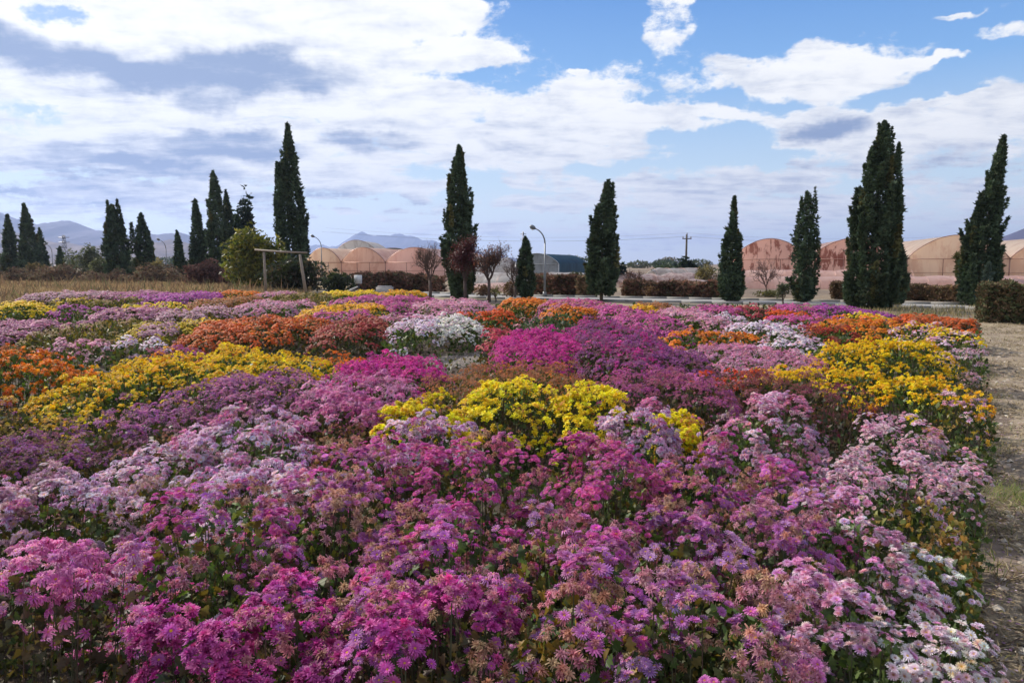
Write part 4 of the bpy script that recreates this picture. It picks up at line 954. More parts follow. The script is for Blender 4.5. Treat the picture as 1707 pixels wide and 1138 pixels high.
# variety: flowers [(weight, kind, base, tip, centre, size_scale)], radius m, coverage, leaves
V_ = {
 'yellow': ([(5, 'pom', (.74, .48, .01), (.86, .64, .015), YC, 1), (1, 'pom', (.62, .34, .02), (.80, .50, .03), YC, .9)], .021, 1.0, GL),
 'lemon': ([(6, 'pom', (.74, .58, .01), (.86, .74, .03), YC, 1.1), (1.3, 'dried', (.50, .16, .08), (.72, .42, .06), YC, 1), (1, 'pom', (.55, .30, .04), (.80, .62, .04), YC, 1)], .024, 1.75, GL),
 'gold': ([(4, 'pom', (.72, .38, .01), (.85, .51, .015), YC, 1), (2, 'pom', (.72, .27, .015), (.80, .38, .02), YC, 1), (1, 'dried', (.45, .17, .05), (.55, .28, .08), YC, .9)], .021, 1.0, GL),
 'fadedgold': ([(2, 'pom', (.60, .34, .03), (.72, .48, .05), YC, .9), (3, 'dried', (.42, .24, .06), (.55, .36, .12), YC, .9)], .020, .8, OL),
 'oliveyellow': ([(2, 'pom', (.60, .42, .02), (.72, .55, .03), YC, .9), (1, 'dried', (.30, .22, .06), (.42, .30, .08), YC, .8)], .019, .55, OL),
 'orange': ([(4, 'pom', (.66, .16, .015), (.78, .26, .02), YC, 1), (2, 'pom', (.55, .10, .015), (.70, .17, .02), YC, 1), (1, 'dried', (.35, .12, .06), (.48, .20, .10), YC, .9)], .022, 1.0, GL),
 'bigorange': ([(4, 'pom', (.70, .18, .012), (.84, .31, .02), YC, 1), (2, 'pom', (.55, .10, .015), (.74, .19, .02), YC, .9), (1.5, 'dried', (.35, .10, .04), (.48, .18, .06), YC, 1)], .026, .95, GL),
 'rust': ([(4, 'pom', (.50, .06, .012), (.68, .13, .025), YC, 1), (2, 'dried', (.32, .07, .03), (.46, .14, .06), YC, 1)], .021, 1.0, BL),
 'scarlet': ([(4, 'pom', (.55, .045, .012), (.72, .10, .02), YC, 1), (1, 'pom', (.6, .10, .02), (.75, .18, .03), YC, 1)], .020, .95, GL),
 'darkred': ([(4, 'pom', (.20, .008, .012), (.34, .02, .025), YC, 1), (1, 'dried', (.2, .05, .04), (.3, .08, .06), YC, 1)], .020, 1.0, GL),
 'wine': ([(3, 'pom', (.28, .02, .04), (.42, .05, .07), YC, 1), (3, 'dried', (.26, .06, .05), (.40, .11, .08), YC, 1)], .020, .95, BL),
 'crimson': ([(3, 'pom', (.40, .015, .07), (.55, .04, .12), YC, 1), (2, 'dried', (.30, .06, .07), (.42, .11, .10), YC, 1)], .019, .8, BL),
 'white': ([(4, 'pom', (.66, .64, .58), (.82, .82, .78), YC, 1), (1, 'pom', (.60, .50, .48), (.75, .66, .64), YC, .9)], .022, .95, GL),
 'blush': ([(4, 'ring', (0.61, 0.300, 0.370), (.80, .68, .74), (.40, .16, .14), 1), (2, 'ring', (0.62, 0.220, 0.353), (0.74, 0.480, 0.595), (.35, .12, .12), .9)], .020, .95, GL),
 'whitelilac': ([(4, 'pom', (.60, .48, .62), (.80, .74, .84), YC, 1), (2, 'ring', (0.57, 0.260, 0.440), (0.77, 0.520, 0.592), YC, 1)], .020, .95, GL),
 'lilac': ([(4, 'ring', (0.53, 0.160, 0.338), (0.76, 0.360, 0.493), YC, 1), (2, 'droop', (0.46, 0.100, 0.296), (0.75, 0.560, 0.622), YC, 1), (1, 'dried', (.40, .20, .24), (.5, .3, .3), YC, .9)], .020, 1.0, GL),
 'spider': ([(4, 'droop', (0.48, 0.080, 0.311), (.78, .66, .82), (.40, .16, .10), 1.15), (2, 'daisy', (0.63, 0.340, 0.422), (.80, .72, .84), YC, 1.1), (1, 'droop', (0.46, 0.040, 0.266), (0.71, 0.260, 0.444), YC, 1), (.7, 'dried', (.38, .20, .20), (.52, .34, .32), YC, 1)], .024, 1.0, GL),
 'spiderviolet': ([(4, 'droop', (0.42, 0.050, 0.268), (0.69, 0.220, 0.436), (.40, .12, .10), 1.15), (2, 'daisy', (0.53, 0.140, 0.394), (0.76, 0.360, 0.521), YC, 1.1), (1.5, 'droop', (0.52, 0.040, 0.252), (0.75, 0.500, 0.605), YC, 1)], .024, 1.0, BL),
 'violet': ([(4, 'ring', (0.42, 0.050, 0.296), (0.61, 0.130, 0.408), YC, 1), (2, 'pom', (0.48, 0.050, 0.281), (0.67, 0.130, 0.385), YC, 1), (1, 'dried', (0.33, 0.120, 0.176), (0.44, 0.200, 0.246), YC, .9)], .019, 1.0, GL),
 'deepviolet': ([(4, 'pom', (0.31, 0.030, 0.304), (0.46, 0.080, 0.416), YC, 1), (1, 'ring', (0.40, 0.080, 0.336), (0.55, 0.180, 0.448), YC, 1)], .019, .95, GL),
 'duskviolet': ([(3, 'ring', (.24, .05, .22), (.38, .12, .34), YC, 1), (3, 'dried', (.22, .075, .14), (.34, .14, .21), YC, 1)], .019, .9, BL),
 'mauve': ([(3, 'dried', (.38, .15, .26), (.50, .24, .36), YC, 1), (3, 'ring', (0.44, 0.140, 0.302), (0.59, 0.260, 0.420), YC, 1)], .019, .95, BL),
 'palemauve': ([(3, 'dried', (.42, .24, .30), (.55, .35, .42), YC, 1), (3, 'ring', (0.51, 0.260, 0.386), (0.68, 0.440, 0.521), YC, 1)], .019, .9, OL),
 'magenta': ([(4, 'pom', (0.48, 0.020, 0.229), (0.64, 0.070, 0.370), YC, 1), (1.5, 'ring', (0.50, 0.040, 0.299), (0.71, 0.120, 0.370), YC, 1)], .020, 1.1, GL),
 'hotmagenta': ([(4, 'pom', (0.44, 0.030, 0.238), (0.58, 0.100, 0.370), YC, 1.05), (1.6, 'ring', (0.44, 0.060, 0.334), (0.59, 0.190, 0.475), YC, 1.05), (.8, 'dried', (0.40, 0.120, 0.176), (0.52, 0.220, 0.246), YC, 1)], .023, 1.15, BL),
 'orchid': ([(3.2, 'ring', (0.48, 0.040, 0.290), (0.62, 0.140, 0.422), (.55, .28, .06), 1), (1.4, 'daisy', (0.40, 0.070, 0.352), (0.56, 0.210, 0.493), YC, 1.05), (2.4, 'dried', (0.40, 0.110, 0.150), (.52, .22, .26), YC, 1.05), (1.9, 'dried', (.36, .17, .11), (.48, .27, .17), YC, 1.05), (.7, 'droop', (0.40, 0.060, 0.282), (0.64, 0.340, 0.493), YC, 1)], .022, 1.0, OL + GL + GL),
 'orchidpink': ([(3.6, 'ring', (0.48, 0.040, 0.264), (0.62, 0.130, 0.387), (.55, .25, .06), 1), (2.2, 'dried', (0.42, 0.090, 0.167), (0.55, 0.180, 0.264), YC, 1), (1.9, 'dried', (.38, .18, .12), (.49, .27, .19), YC, 1), (1, 'droop', (0.47, 0.050, 0.299), (0.64, 0.280, 0.475), YC, 1)], .021, 1.05, OL + GL),
 'tanorchid': ([(2.2, 'dried', (.40, .20, .13), (.53, .31, .21), YC, 1.1), (2, 'dried', (0.42, 0.150, 0.202), (.54, .27, .33), YC, 1.1), (2.2, 'ring', (0.42, 0.080, 0.334), (0.56, 0.220, 0.466), (.5, .2, .05), 1.05), (1.2, 'daisy', (0.37, 0.130, 0.387), (0.54, 0.300, 0.528), YC, 1.05)], .024, .9, OL + GL + GL),
 'dustyrose': ([(3, 'dried', (.32, .08, .14), (.44, .15, .22), YC, 1), (2, 'ring', (.36, .05, .23), (.48, .13, .36), YC, 1)], .018, 1.0, BL),
 'maroon': ([(4, 'dried', (.20, .055, .055), (.31, .115, .095), YC, 1), (1, 'dried', (.27, .08, .11), (.38, .15, .17), YC, 1)], .017, 1.1, BL),
 'darkmaroon': ([(4, 'dried', (.14, .03, .05), (.23, .07, .09), YC, 1), (1, 'pom', (.22, .02, .07), (.32, .05, .12), YC, 1)], .018, 1.0, BL),
 'rustbrown': ([(3, 'dried', (.34, .12, .05), (.46, .19, .08), YC, 1), (2, 'dried', (.26, .11, .06), (.38, .19, .10), YC, .9), (.6, 'pom', (.5, .16, .03), (.62, .24, .04), YC, .8)], .017, .85, OL),
 'green': ([(1, 'dried', (.12, .09, .05), (.2, .14, .07), YC, .7)], .017, .10, GL),
 'greygreen': ([(1, 'ring', (0.50, 0.160, 0.286), (0.61, 0.280, 0.378), YC, .8)], .017, .22, [(.07, .12, .065), (.05, .09, .05), (.09, .13, .075)]),
 'weeds': ([(1, 'dried', (.25, .17, .07), (.38, .27, .12), YC, .8)], .017, .30, OL),
 'oliveleaf': ([(1, 'dried', (.40, .22, .06), (.5, .3, .1), YC, .8)], .018, .14, [(.15, .15, .035), (.10, .12, .03), (.22, .16, .04), (.28, .15, .04)]),
 'brownleaf': ([(1, 'dried', (.30, .14, .07), (.42, .22, .12), YC, .9)], .019, .25, [(.13, .07, .03), (.20, .11, .035), (.07, .06, .025), (.05, .07, .02)]),
 'dryweed': ([(1, 'dried', (.26, .15, .11), (.36, .24, .16), YC, .8)], .017, .5, [(.12, .085, .055), (.10, .08, .045), (.15, .11, .07)]),
 'whitedaisy': ([(3, 'ring', (.66, .56, .58), (.82, .79, .74), (.62, .45, .08), 1.1), (1.5, 'ring', (0.61, 0.300, 0.403), (.78, .64, .74), (.45, .25, .08), 1), (.4, 'daisy', (.80, .50, .25), (.82, .75, .55), YC, 1.1)], .022, .45, GL),
 'blushdaisy': ([(3, 'ring', (0.57, 0.160, 0.353), (0.72, 0.460, 0.614), (.45, .2, .12), 1.05), (2, 'ring', (0.61, 0.340, 0.403), (.82, .72, .76), (.4, .2, .1), 1.05)], .022, .62, GL),
}
# ------------------------------------------------------------------ the plantings: x0,x1 (canopy span), y0 (crest), y1 (front foot), variety, label, options
BEDS = [
 # far rows, left
 (-30, 92, 507, 541, 'oliveyellow', 'round yellow mound cut by the left edge, below the dry field', dict(v='yellow', zl=.12)),
 (92, 175, 500, 513, 'oliveyellow', 'thin yellow strip right of the round yellow mound at far left', {}),
 (165, 262, 500, 517, 'weeds', 'olive-brown mound with a few yellow heads beside the thin yellow strip', {}),
 (80, 190, 516, 541, 'deepviolet', 'dark violet mound between the round yellow mound and dull mauve plants', dict(zl=.1)),
 (60, 205, 489, 503, 'palemauve', 'pale dusty pink strip at the foot of the dry field', {}),
 (180, 300, 489, 503, 'mauve', 'mauve strip at the field edge below the fork-topped cypress', {}),
 (252, 368, 491, 516, 'deepviolet', 'vivid violet mound below the tallest cypress of the left clump', {}),
 (205, 320, 511, 524, 'yellow', 'narrow bright yellow strip left of centre-left, ahead of the violet mound', {}),
 (185, 300, 517, 545, 'mauve', 'dull mauve mound right of the dark violet one', {}),
 (285, 400, 517, 543, 'palemauve', 'greyish pink mound behind the big orange-red one', {}),
 (358, 425, 498, 523, 'rustbrown', 'rusty brown mound right of the vivid violet mound', {}),
 (366, 440, 488, 500, 'orange', 'small orange strip beneath the yellow-green tree', {}),
 (432, 502, 490, 503, 'lilac', 'small lilac strip at the foot of the timber frame', {}),
 (468, 562, 491, 508, 'weeds', 'flat olive plants just right of the timber frame', {}),
 (536, 642, 488, 501, 'yellow', 'yellow strip under the dark mound bush, ending at the concrete block', {}),
 (408, 522, 505, 527, 'lilac', 'lilac mound left of the yellow-orange strip', {}),
 (508, 662, 512, 539, 'gold', 'long yellow-orange mound left of centre behind a purple strip', {}),
 (558, 725, 497, 514, 'violet', 'long violet strip behind the yellow-orange mound', {}),
 (638, 708, 487, 500, 'gold', 'small gold strip left of the leafless vase-shaped tree', {}),
 (595, 700, 508, 532, 'violet', 'purple mound left of the big centre cypress foot', {}),
 (690, 825, 503, 530, 'lilac', 'pinkish violet mound in front of the big centre cypress', {}),
 (525, 625, 523, 546, 'violet', 'purple strip behind the dark end of the orange-red mound', {}),
 (248, 352, 538, 576, 'oliveyellow', 'yellow-olive mound on the left shoulder of the big orange-red one', {}),
 (-280, 152, 541, 592, 'mauve', 'wide dull purple mound at left below the round yellow mound', {}),
 (148, 246, 538, 590, 'weeds', 'upright olive-green weeds amid the mauve plants at left', {}),
 (238, 305, 545, 576, 'palemauve', 'small faded pink tuft left of the yellow-olive mound', {}),
 (70, 190, 572, 602, 'lilac', 'light lilac low mound right of the big orange at the left edge', {}),
 (180, 285, 573, 604, 'whitelilac', 'whitish lilac mound with dark leaves left of the big orange-red one', dict(cov=.7)),
 # middle
 (318, 570, 531, 606, 'rust', 'big orange-red mound left of the gravel walk', dict(zl=.06, v='orangerust')),
 (538, 672, 534, 606, 'wine', 'dark red-brown mound joined to the right of the big orange-red one', dict(zl=.06)),
 (668, 742, 532, 582, 'whitelilac', 'off-white bush on the left shoulder of the brightest white one', dict(cov=.8)),
 (696, 812, 531, 590, 'white', 'bright white flowering bush beside the gravel walk', dict(zl=.06, cov=1.5)),
 (618, 770, 530, 552, 'lilac', 'thin lilac row just behind the bright white bush', {}),
 (752, 872, 520, 556, 'scarlet', 'orange-red mound right of the bright white bush', dict(zl=.1)),
 (838, 912, 500, 518, 'orange', 'small orange patch in front of the stubby cypress', {}),
 (900, 1010, 503, 528, 'orchidpink', 'pink and orange mixed patch before the medium cypress', {}),
 (905, 1000, 515, 534, 'orange', 'flat orange strip behind the grey-green clump', {}),
 (990, 1062, 512, 545, 'violet', 'violet mound right of the grey-green clump', {}),
 (858, 998, 527, 566, 'greygreen', 'grey-green leafy clump with few pink flowers at centre', dict(zl=.06)),
 (1038, 1096, 512, 533, 'gold', 'small gold patch below the gap right of the medium cypress', {}),
 (1060, 1118, 508, 530, 'rustbrown', 'round brown mound beside the small gold patch', {}),
 (805, 868, 552, 600, 'crimson', 'crimson plants between the white bush and the vivid magenta mound', dict(H=.4)),
 (822, 968, 560, 628, 'magenta', 'most vivid magenta mound, right of the gravel walk', dict(H=.55)),
 (940, 1085, 548, 645, 'violetdusk', 'tall dusky purple bush right of the most vivid magenta mound', dict(H=.62)),
 (1020, 1120, 527, 566, 'violet', 'bright violet mound behind the tall dusky purple bush', {}),
 (1095, 1185, 520, 556, 'lilac', 'lilac-pink mound left of the whitish lilac one at right', {}),
 (1138, 1250, 524, 561, 'whitelilac', 'whitish lilac bush with dark base in the right-hand far row', dict(zl=.08, cov=.85)),
 (1140, 1240, 514, 535, 'violet', 'far violet strip beyond the whitish lilac bush', {}),
 (1195, 1300, 515, 536, 'crimson', 'far crimson strip left of the pink tunnels sapling', {}),
 (1285, 1372, 513, 536, 'violet', 'violet mound just behind the small red-orange patch', {}),
 (1278, 1335, 521, 543, 'scarlet', 'small red-orange patch amid violet in the right-hand far row', {}),
 (1345, 1445, 515, 545, 'deepviolet', 'violet mound in front of the largest cypress', {}),
 (1285, 1375, 530, 556, 'violet', 'pinkish violet mound left of the dark red one', {}),
 (1222, 1335, 542, 576, 'whitelilac', 'creamy white strip between orange and dark red mounds', {}),
 (1075, 1290, 556, 602, 'orange', 'wide orange mound right of the tall dusky purple bush', dict(zl=.15)),
 (1305, 1430, 546, 594, 'darkred', 'darkest red mound left of the orange-rust slope', dict(zl=.15)),
 (1348, 1490, 537, 570, 'orange', 'orange slope behind the darkest red mound', {}),
 (1402, 1495, 530, 548, 'yellow', 'lone bright yellow cap in the far right row', {}),
 (1490, 1612, 532, 566, 'rust', 'rusty orange mound at the far right end near the tall trimmed hedge', {}),
 (1488, 1600, 550, 590, 'cream', 'creamy pink and yellow mixed mound behind the big golden one', {}),
 (1575, 1662, 556, 605, 'green', 'plain green leafy bush at the right rim of the bed', dict(zl=.08)),
 (1560, 1655, 583, 650, 'blush', 'pale pink bush on the path edge right of the big golden mound', dict(zl=.08, cov=.8)),
 (1262, 1380, 572, 606, 'whitelilac', 'pale lilac-white bush tucked left of the big golden mound', {}),
 (1330, 1580, 572, 660, 'yellow', 'biggest golden-yellow mound on the right side', dict(zl=.15, H=.62, big=1)),
 (1262, 1480, 622, 680, 'amber', 'amber lower front of the golden plantings on the right', {}),
 (1475, 1575, 640, 730, 'amber', 'narrow orange-yellow tail running down from the golden mound', dict(cov=.8)),
 (1130, 1350, 585, 650, 'lilac', 'lilac bush with dark leaves left of the golden mound', {}),
 (1070, 1180, 590, 650, 'duskviolet', 'dusky violet bush between the orange mound and lilac bush', {}),
 (1135, 1262, 627, 672, 'scarlet', 'low red-orange patch in front of the lilac bush', dict(H=.5)),
 (1562, 1655, 640, 730, 'dryweed', 'withered brown bush at the path edge', dict(zl=.05, H=.5)),
 # left middle
 (-230, 175, 580, 735, 'bigorange', 'large orange bush with green underside at the left edge', dict(zl=.04, H=.75)),
 (160, 345, 606, 705, 'amber', 'yellow-orange bush right of the large orange one', dict(H=.48, cov=.7)),
 (225, 345, 590, 625, 'dustyrose', 'pale rosy brown plants behind the yellow-orange bush', dict(H=.5)),
 (300, 535, 594, 668, 'yellow', 'long yellow bush in front of the big orange-red mound', dict(H=.52, cov=.7)),
 (-260, 130, 690, 790, 'fadedlow', 'faded yellow-brown low plants below the large orange bush', dict(H=.4)),
 (528, 610, 598, 628, 'orange', 'small orange edge at the left start of the gravel walk', dict(H=.35)),
 (555, 748, 605, 672, 'magenta', 'magenta mound in front of the gravel walk', dict(H=.5)),
 (715, 1000, 618, 705, 'rustbrown', 'wide rusty brown dry mound behind the bright yellow flowers', dict(H=.5)),
 (985, 1210, 630, 735, 'dustyrose', 'dusty pink mound right of the bright yellow flowers', dict(H=.55)),
 (1175, 1385, 636, 705, 'maroon', 'reddish-brown seed-head mound below the low red-orange patch', dict(H=.52)),
 (1270, 1495, 662, 775, 'darkmaroon', 'dark maroon mound with green front at right', dict(H=.55, zl=.1)),
 (1335, 1450, 712, 800, 'green', 'dark green leafy front below the dark maroon mound', dict(H=.36, zl=.03)),
 (300, 560, 634, 745, 'slope', 'dull mauve slope below the long yellow bush', dict(H=.55)),
 (500, 715, 640, 730, 'slope2', 'lilac slope left of the bright yellow flowers', dict(H=.58)),
 (140, 370, 694, 795, 'duskmauve', 'brownish purple plants left of the dull mauve slope', dict(H=.5)),
 (-280, 200, 742, 850, 'duskolive', 'dark withered purple plants at the left edge', dict(H=.42)),
 # centre yellow and front
 (632, 768, 688, 780, 'lemon', 'smaller left group of bright yellow flowers', dict(H=.64, cov=1.1)),
 (752, 942, 640, 760, 'lemon', 'central bright yellow bush, tallest of the yellow ones', dict(H=.60, zl=.25, cov=1.3)),
 (898, 1052, 652, 765, 'lemon', 'right-hand bright yellow bush with the largest blooms', dict(H=.58, zl=.25)),
 (1090, 1160, 722, 775, 'lemon', 'little yellow tuft right of the pinkish lilac clump', dict(H=.56)),
 (1010, 1118, 694, 785, 'spider', 'pinkish lilac clump against the right-hand bright yellow bush', dict(H=.68)),
 (1185, 1355, 693, 800, 'lilacfront', 'tall lilac-pink clump standing before the dark maroon mound', dict(H=.68)),
 (160, 360, 752, 868, 'spider', 'white-tipped lilac bush with brown leaves at left', dict(H=.6, cov=.85)),
 (285, 510, 715, 860, 'spider', 'tall white-and-purple spidery bush left of centre', dict(H=.66)),
 (480, 665, 682, 770, 'spiderviolet', 'purple spidery bush behind the dark leafy gap', dict(H=.62)),
 (505, 640, 738, 815, 'brownleaf', 'dark brown-leaved gap plant left of the small yellow group', dict(H=.52)),
 (190, 300, 772, 835, 'brownleaf', 'russet-leaved plant in front of the white-tipped lilac bush', dict(H=.58)),
 (620, 790, 745, 830, 'spider', 'white and lilac blooms below the left yellow group', dict(H=.66)),
 (-290, 210, 838, 975, 'palespider', 'pale washed-out pink bush at the left edge', dict(H=.60)),
 (190, 400, 850, 935, 'weedspider', 'green weedy clump with fading lilac heads', dict(H=.60)),
 (330, 560, 820, 950, 'spider', 'whitish lilac bush above the tan dried heads', dict(H=.68)),
 (470, 700, 785, 930, 'orchid', 'violet-pink bush with lavender daisies left of centre', dict(H=.72)),
 (660, 900, 765, 930, 'orchidpink', 'pink-magenta bush just below the central bright yellow bush', dict(H=.76)),
 (860, 1110, 768, 960, 'orchidpink', 'tallest rose-magenta bush in the centre foreground', dict(H=.78)),
 (1090, 1250, 790, 950, 'orchid', 'rose and tan bush right of the tallest rose-magenta one', dict(H=.72)),
 (1225, 1405, 790, 930, 'orchid', 'purple-pink bush left of the pale pink daisy bank', dict(H=.66)),
 (-300, 260, 950, 1220, 'spiderviolet', 'large purple drooping bush in the bottom left corner', dict(H=.80)),
 (220, 470, 930, 1090, 'orchid', 'purple bush with tan tufts at lower left', dict(H=.78)),
 (250, 560, 1020, 1300, 'hotmagenta', 'hottest magenta bush at the bottom left of centre', dict(H=.80)),
 (400, 640, 880, 1010, 'tanorchid', 'tan and violet bush above the dark leafy hollow', dict(H=.76)),
 (500, 700, 985, 1160, 'darkgap', 'dark leafy hollow among the foreground bushes', dict(H=.62)),
 (610, 860, 930, 1110, 'orchid', 'purple-pink bush right of the dark leafy hollow', dict(H=.78)),
 (540, 850, 1060, 1330, 'hotorchid', 'bright purple-pink bush at the bottom edge centre-left', dict(H=.78)),
 (840, 1050, 940, 1130, 'leaforchid', 'sparse bush with yellowed leaves at the bottom centre', dict(H=.72)),
 (820, 1080, 1070, 1330, 'leaforchid', 'leafy bush with large tan heads at the bottom edge centre', dict(H=.72)),
 (1010, 1240, 900, 1080, 'tanorchid', 'tan-headed purple bush right of bottom centre', dict(H=.76)),
 (1050, 1330, 1040, 1310, 'tanorchid', 'biggest tan-and-purple heads at the bottom edge right of centre', dict(H=.74)),
 (1220, 1400, 890, 1040, 'tanorchid', 'dusty tan and rose bush bordering the pale daisies', dict(H=.68)),
 # right front
 (1440, 1560, 722, 800, 'blush', 'upper pale pink daisy clump near the narrow orange-yellow tail', dict(H=.55)),
 (1540, 1650, 735, 830, 'blushleaf', 'thin pale pink clump with cream seed heads at the path edge', dict(H=.45)),
 (1385, 1545, 782, 895, 'blush', 'dense pale pink daisy bank, left half', dict(H=.60)),
 (1520, 1670, 800, 905, 'blush', 'dense pale pink daisy bank, right half by the path', dict(H=.52)),
 (1335, 1460, 905, 1010, 'blushdaisy', 'pink daisy clump left of the yellowing leafy plant', dict(H=.62)),
 (1470, 1620, 878, 975, 'oliveleaf', 'yellowing leafy plant without flowers below the pale pink bank', dict(H=.50)),
 (1370, 1530, 960, 1080, 'blushdaisy', 'pink and white daisies in front of the yellowing leafy plant', dict(H=.58)),
 (1500, 1640, 950, 1090, 'whitedaisy', 'white daisies scattered over green leaves at the path edge', dict(H=.45)),
 (1310, 1500, 1040, 1240, 'blushdaisy', 'mixed white and lilac clump at the bottom right', dict(H=.62)),
 (1460, 1655, 1050, 1250, 'whitedaisy', 'sparse large white daisies in the bottom right corner of the bed', dict(H=.48)),
 (1575, 1612, 672, 735, 'blushleaf', 'single pale pink plant standing up by the withered brown bush', dict(H=.50)),
]
def mixv(a, b, wa, rad=None, cov=None, leaves=None):
    A, Bv = V_[a], V_[b]
    sa = sum(f[0] for f in A[0]); sb = sum(f[0] for f in Bv[0])
    fl = [(f[0] / sa * wa,) + f[1:] for f in A[0]] + [(f[0] / sb * (1 - wa),) + f[1:] for f in Bv[0]]
    return (fl, rad or A[1], cov or A[2], leaves or A[3])
V_['orangerust'] = mixv('rust', 'orange', .85)
V_['violetdusk'] = mixv('magenta', 'duskviolet', .2, leaves=BL, cov=.95)
V_['duskolive_'] = mixv('duskviolet', 'weeds', .5)
V_['slope'] = mixv('duskviolet', 'mauve', .6, cov=.9)
V_['slope2'] = mixv('mauve', 'spiderviolet', .5, cov=.95, rad=.02)
V_['amber'] = mixv('yellow', 'gold', .75)
V_['fadedlow'] = mixv('fadedgold', 'duskolive_', .55, cov=.65, leaves=OL + BL)
V_['cream'] = mixv('blush', 'yellow', .55, cov=.8)
V_['duskmauve'] = mixv('duskviolet', 'mauve', .7, cov=.8)
V_['duskolive'] = mixv('duskviolet', 'weeds', .6, cov=.6, leaves=BL + OL)
V_['lilacfront'] = mixv('lilac', 'spider', .5, cov=.85, rad=.022)
V_['palespider'] = mixv('spider', 'palemauve', .55, rad=.022, cov=.95, leaves=OL + GL)
V_['weedspider'] = mixv('spider', 'weeds', .5, rad=.021, cov=.5, leaves=OL)
V_['darkgap'] = mixv('orchid', 'dustyrose', .7, rad=.022, cov=.35, leaves=GL + BL)
V_['hotorchid'] = mixv('hotmagenta', 'orchid', .45, rad=.024, cov=1.05)
V_['leaforchid'] = mixv('tanorchid', 'orchid', .6, rad=.025, cov=.50, leaves=GL + OL + [(.30, .18, .03)])
V_['blushleaf'] = mixv('blush', 'fadedgold', .7, rad=.021, cov=.40, leaves=GL + OL)

for k_ in list(V_):
    fl_, r_, c_, l_ = V_[k_]; w0_ = sum(f[0] for f in fl_); f0 = fl_[0]
    V_[k_] = (list(fl_) + [(w0_ * .07, 'bud', tuple(.6 * a + .02 for a in f0[2]), f0[3], YC, .8), (w0_ * .04, 'bud', (.08, .10, .03), (.16, .17, .05), YC, .7)], r_, c_, l_)
WALK = np.array([p[:2] for p in gp])
def walk_dist(x, y):
    dm = np.full(np.shape(x), 99.0)
    for k in range(len(WALK) - 2):
        a_, b_ = WALK[k], WALK[k + 1]; ab = b_ - a_; t = np.clip(((x - a_[0]) * ab[0] + (y - a_[1]) * ab[1]) / (ab @ ab), 0, 1)
        dm = np.minimum(dm, np.hypot(x - a_[0] - t * ab[0], y - a_[1] - t * ab[1]))
    return dm
# resolve clump ellipses in world space
CL = []; FLAT = []
for i, (x0, x1, y0, y1, var, lab, op) in enumerate(BEDS):
    zscale = 1.0
    H = op.get('H', .5); zl = op.get('zl', .6) * (H if 'zl' not in op else 1)
    dc = at_z((x0 + x1) / 2, y0, H)[1]; dn = at_z((x0 + x1) / 2, y1, zl)[1]
    if dc < dn + .35: dc = dn + .35
    back = dc + .35 * (dc - dn); near = dn
    cy = (back + near) / 2; ay = (back - near) / 2
    cx = ((x0 + x1) / 2 - 853.5) / F * (dc * .5 + cy * .5); ax = (x1 - x0) / 2 / F * cy * 1.06
    ay = max(ay, ax * .45)
    if 'zl' not in op: ax *= 1.13; ay *= 1.16
    FLAT.append(2.8 if 'zl' in op else 4.6)
    CL.append((cx, cy, ax, ay, H, i))
CLA = np.array([c[:5] for c in CL])
_rg = np.random.default_rng(77)
KX = _rg.uniform(-9, 9, (7, 2)); KP = _rg.uniform(0, 6.28, 7); KA = np.array([1, .8, .7, .6, .5, .5, .4])
def lumps(x, y, i):
    s = 0
    for k in range(7): s = s + KA[k] * np.sin(KX[k, 0] * x + KX[k, 1] * y + KP[k] + i * 1.7)
    return s / 4.5
def height(i, x, y):
    cx, cy, ax, ay, H = CLA[i]
    a = np.arctan2((y - cy) / ay, (x - cx) / ax)
    u = np.hypot((x - cx) / ax, (y - cy) / ay) * (1 + .07 * np.sin(a * 3 + i) + .05 * np.sin(a * 7 + i * 2))
    h = H * np.clip(1 - np.clip(u, 0, 1) ** FLAT[i], 0, 1) ** .5
    return h * (1 + .15 * lumps(x, y, i) + .05 * np.sin(x * 17 + i) * np.sin(y * 15 + i * 3))
def others(i, x, y):
    m = np.zeros_like(x)
    cx, cy, ax, ay, H = CLA[i]
    for j in range(len(CLA)):
        if j == i: continue
        q = CLA[j]
        if abs(q[0] - cx) > (q[2] + ax) * 1.1 or abs(q[1] - cy) > (q[3] + ay) * 1.1: continue
        m = np.maximum(m, height(j, x, y))
    return m
PHI = np.linspace(0.02, math.pi / 2, 200); EX = .52
TREES_NEAR = []
def sample_dome(i, n, rng, zmin=.04):
    cx, cy, ax, ay, H = CLA[i]
    u = np.sin(PHI) ** EX; z = np.cos(PHI) ** EX; z[-1] = 0
    am = (ax + ay) / 2
    ds = np.hypot(np.gradient(u) * am, np.gradient(z) * H) * u; cdf = np.cumsum(ds); tot = cdf[-1] * 6.283 * am; cdf /= cdf[-1]
    uu = np.interp(rng.random(n), cdf, u); th = rng.uniform(0, 6.283, n)
    wob = 1 / (1 + .07 * np.sin(th * 3 + i) + .05 * np.sin(th * 7 + i * 2))
    x = cx + ax * uu * np.cos(th) * wob; y = cy + ay * uu * np.sin(th) * wob
    h = height(i, x, y)
    # side points: spread down the flank
    side = uu > .93
    z = np.where(side, h * rng.uniform(.15, 1.0, n), h)
    N = np.stack([np.cos(th) / ax * uu ** 3, np.sin(th) / ay * uu ** 3, np.full(n, .75 / H * .35 / am * am)], 1)
    N = np.stack([np.cos(th) * uu ** 4, np.sin(th) * uu ** 4, 1.15 - .75 * uu ** 6], 1)
    return np.stack([x, y, z], 1), N, uu, tot
def area(i):
    cx, cy, ax, ay, H = CLA[i]; am = (ax + ay) / 2
    return math.pi * ax * ay + 6.283 * am * H * .6
def in_view(P, mx=400, my=260):
    px, py, f = project(P); return (px > -mx) & (px < 1707 + mx) & (py < 1138 + my) & (f > .25)
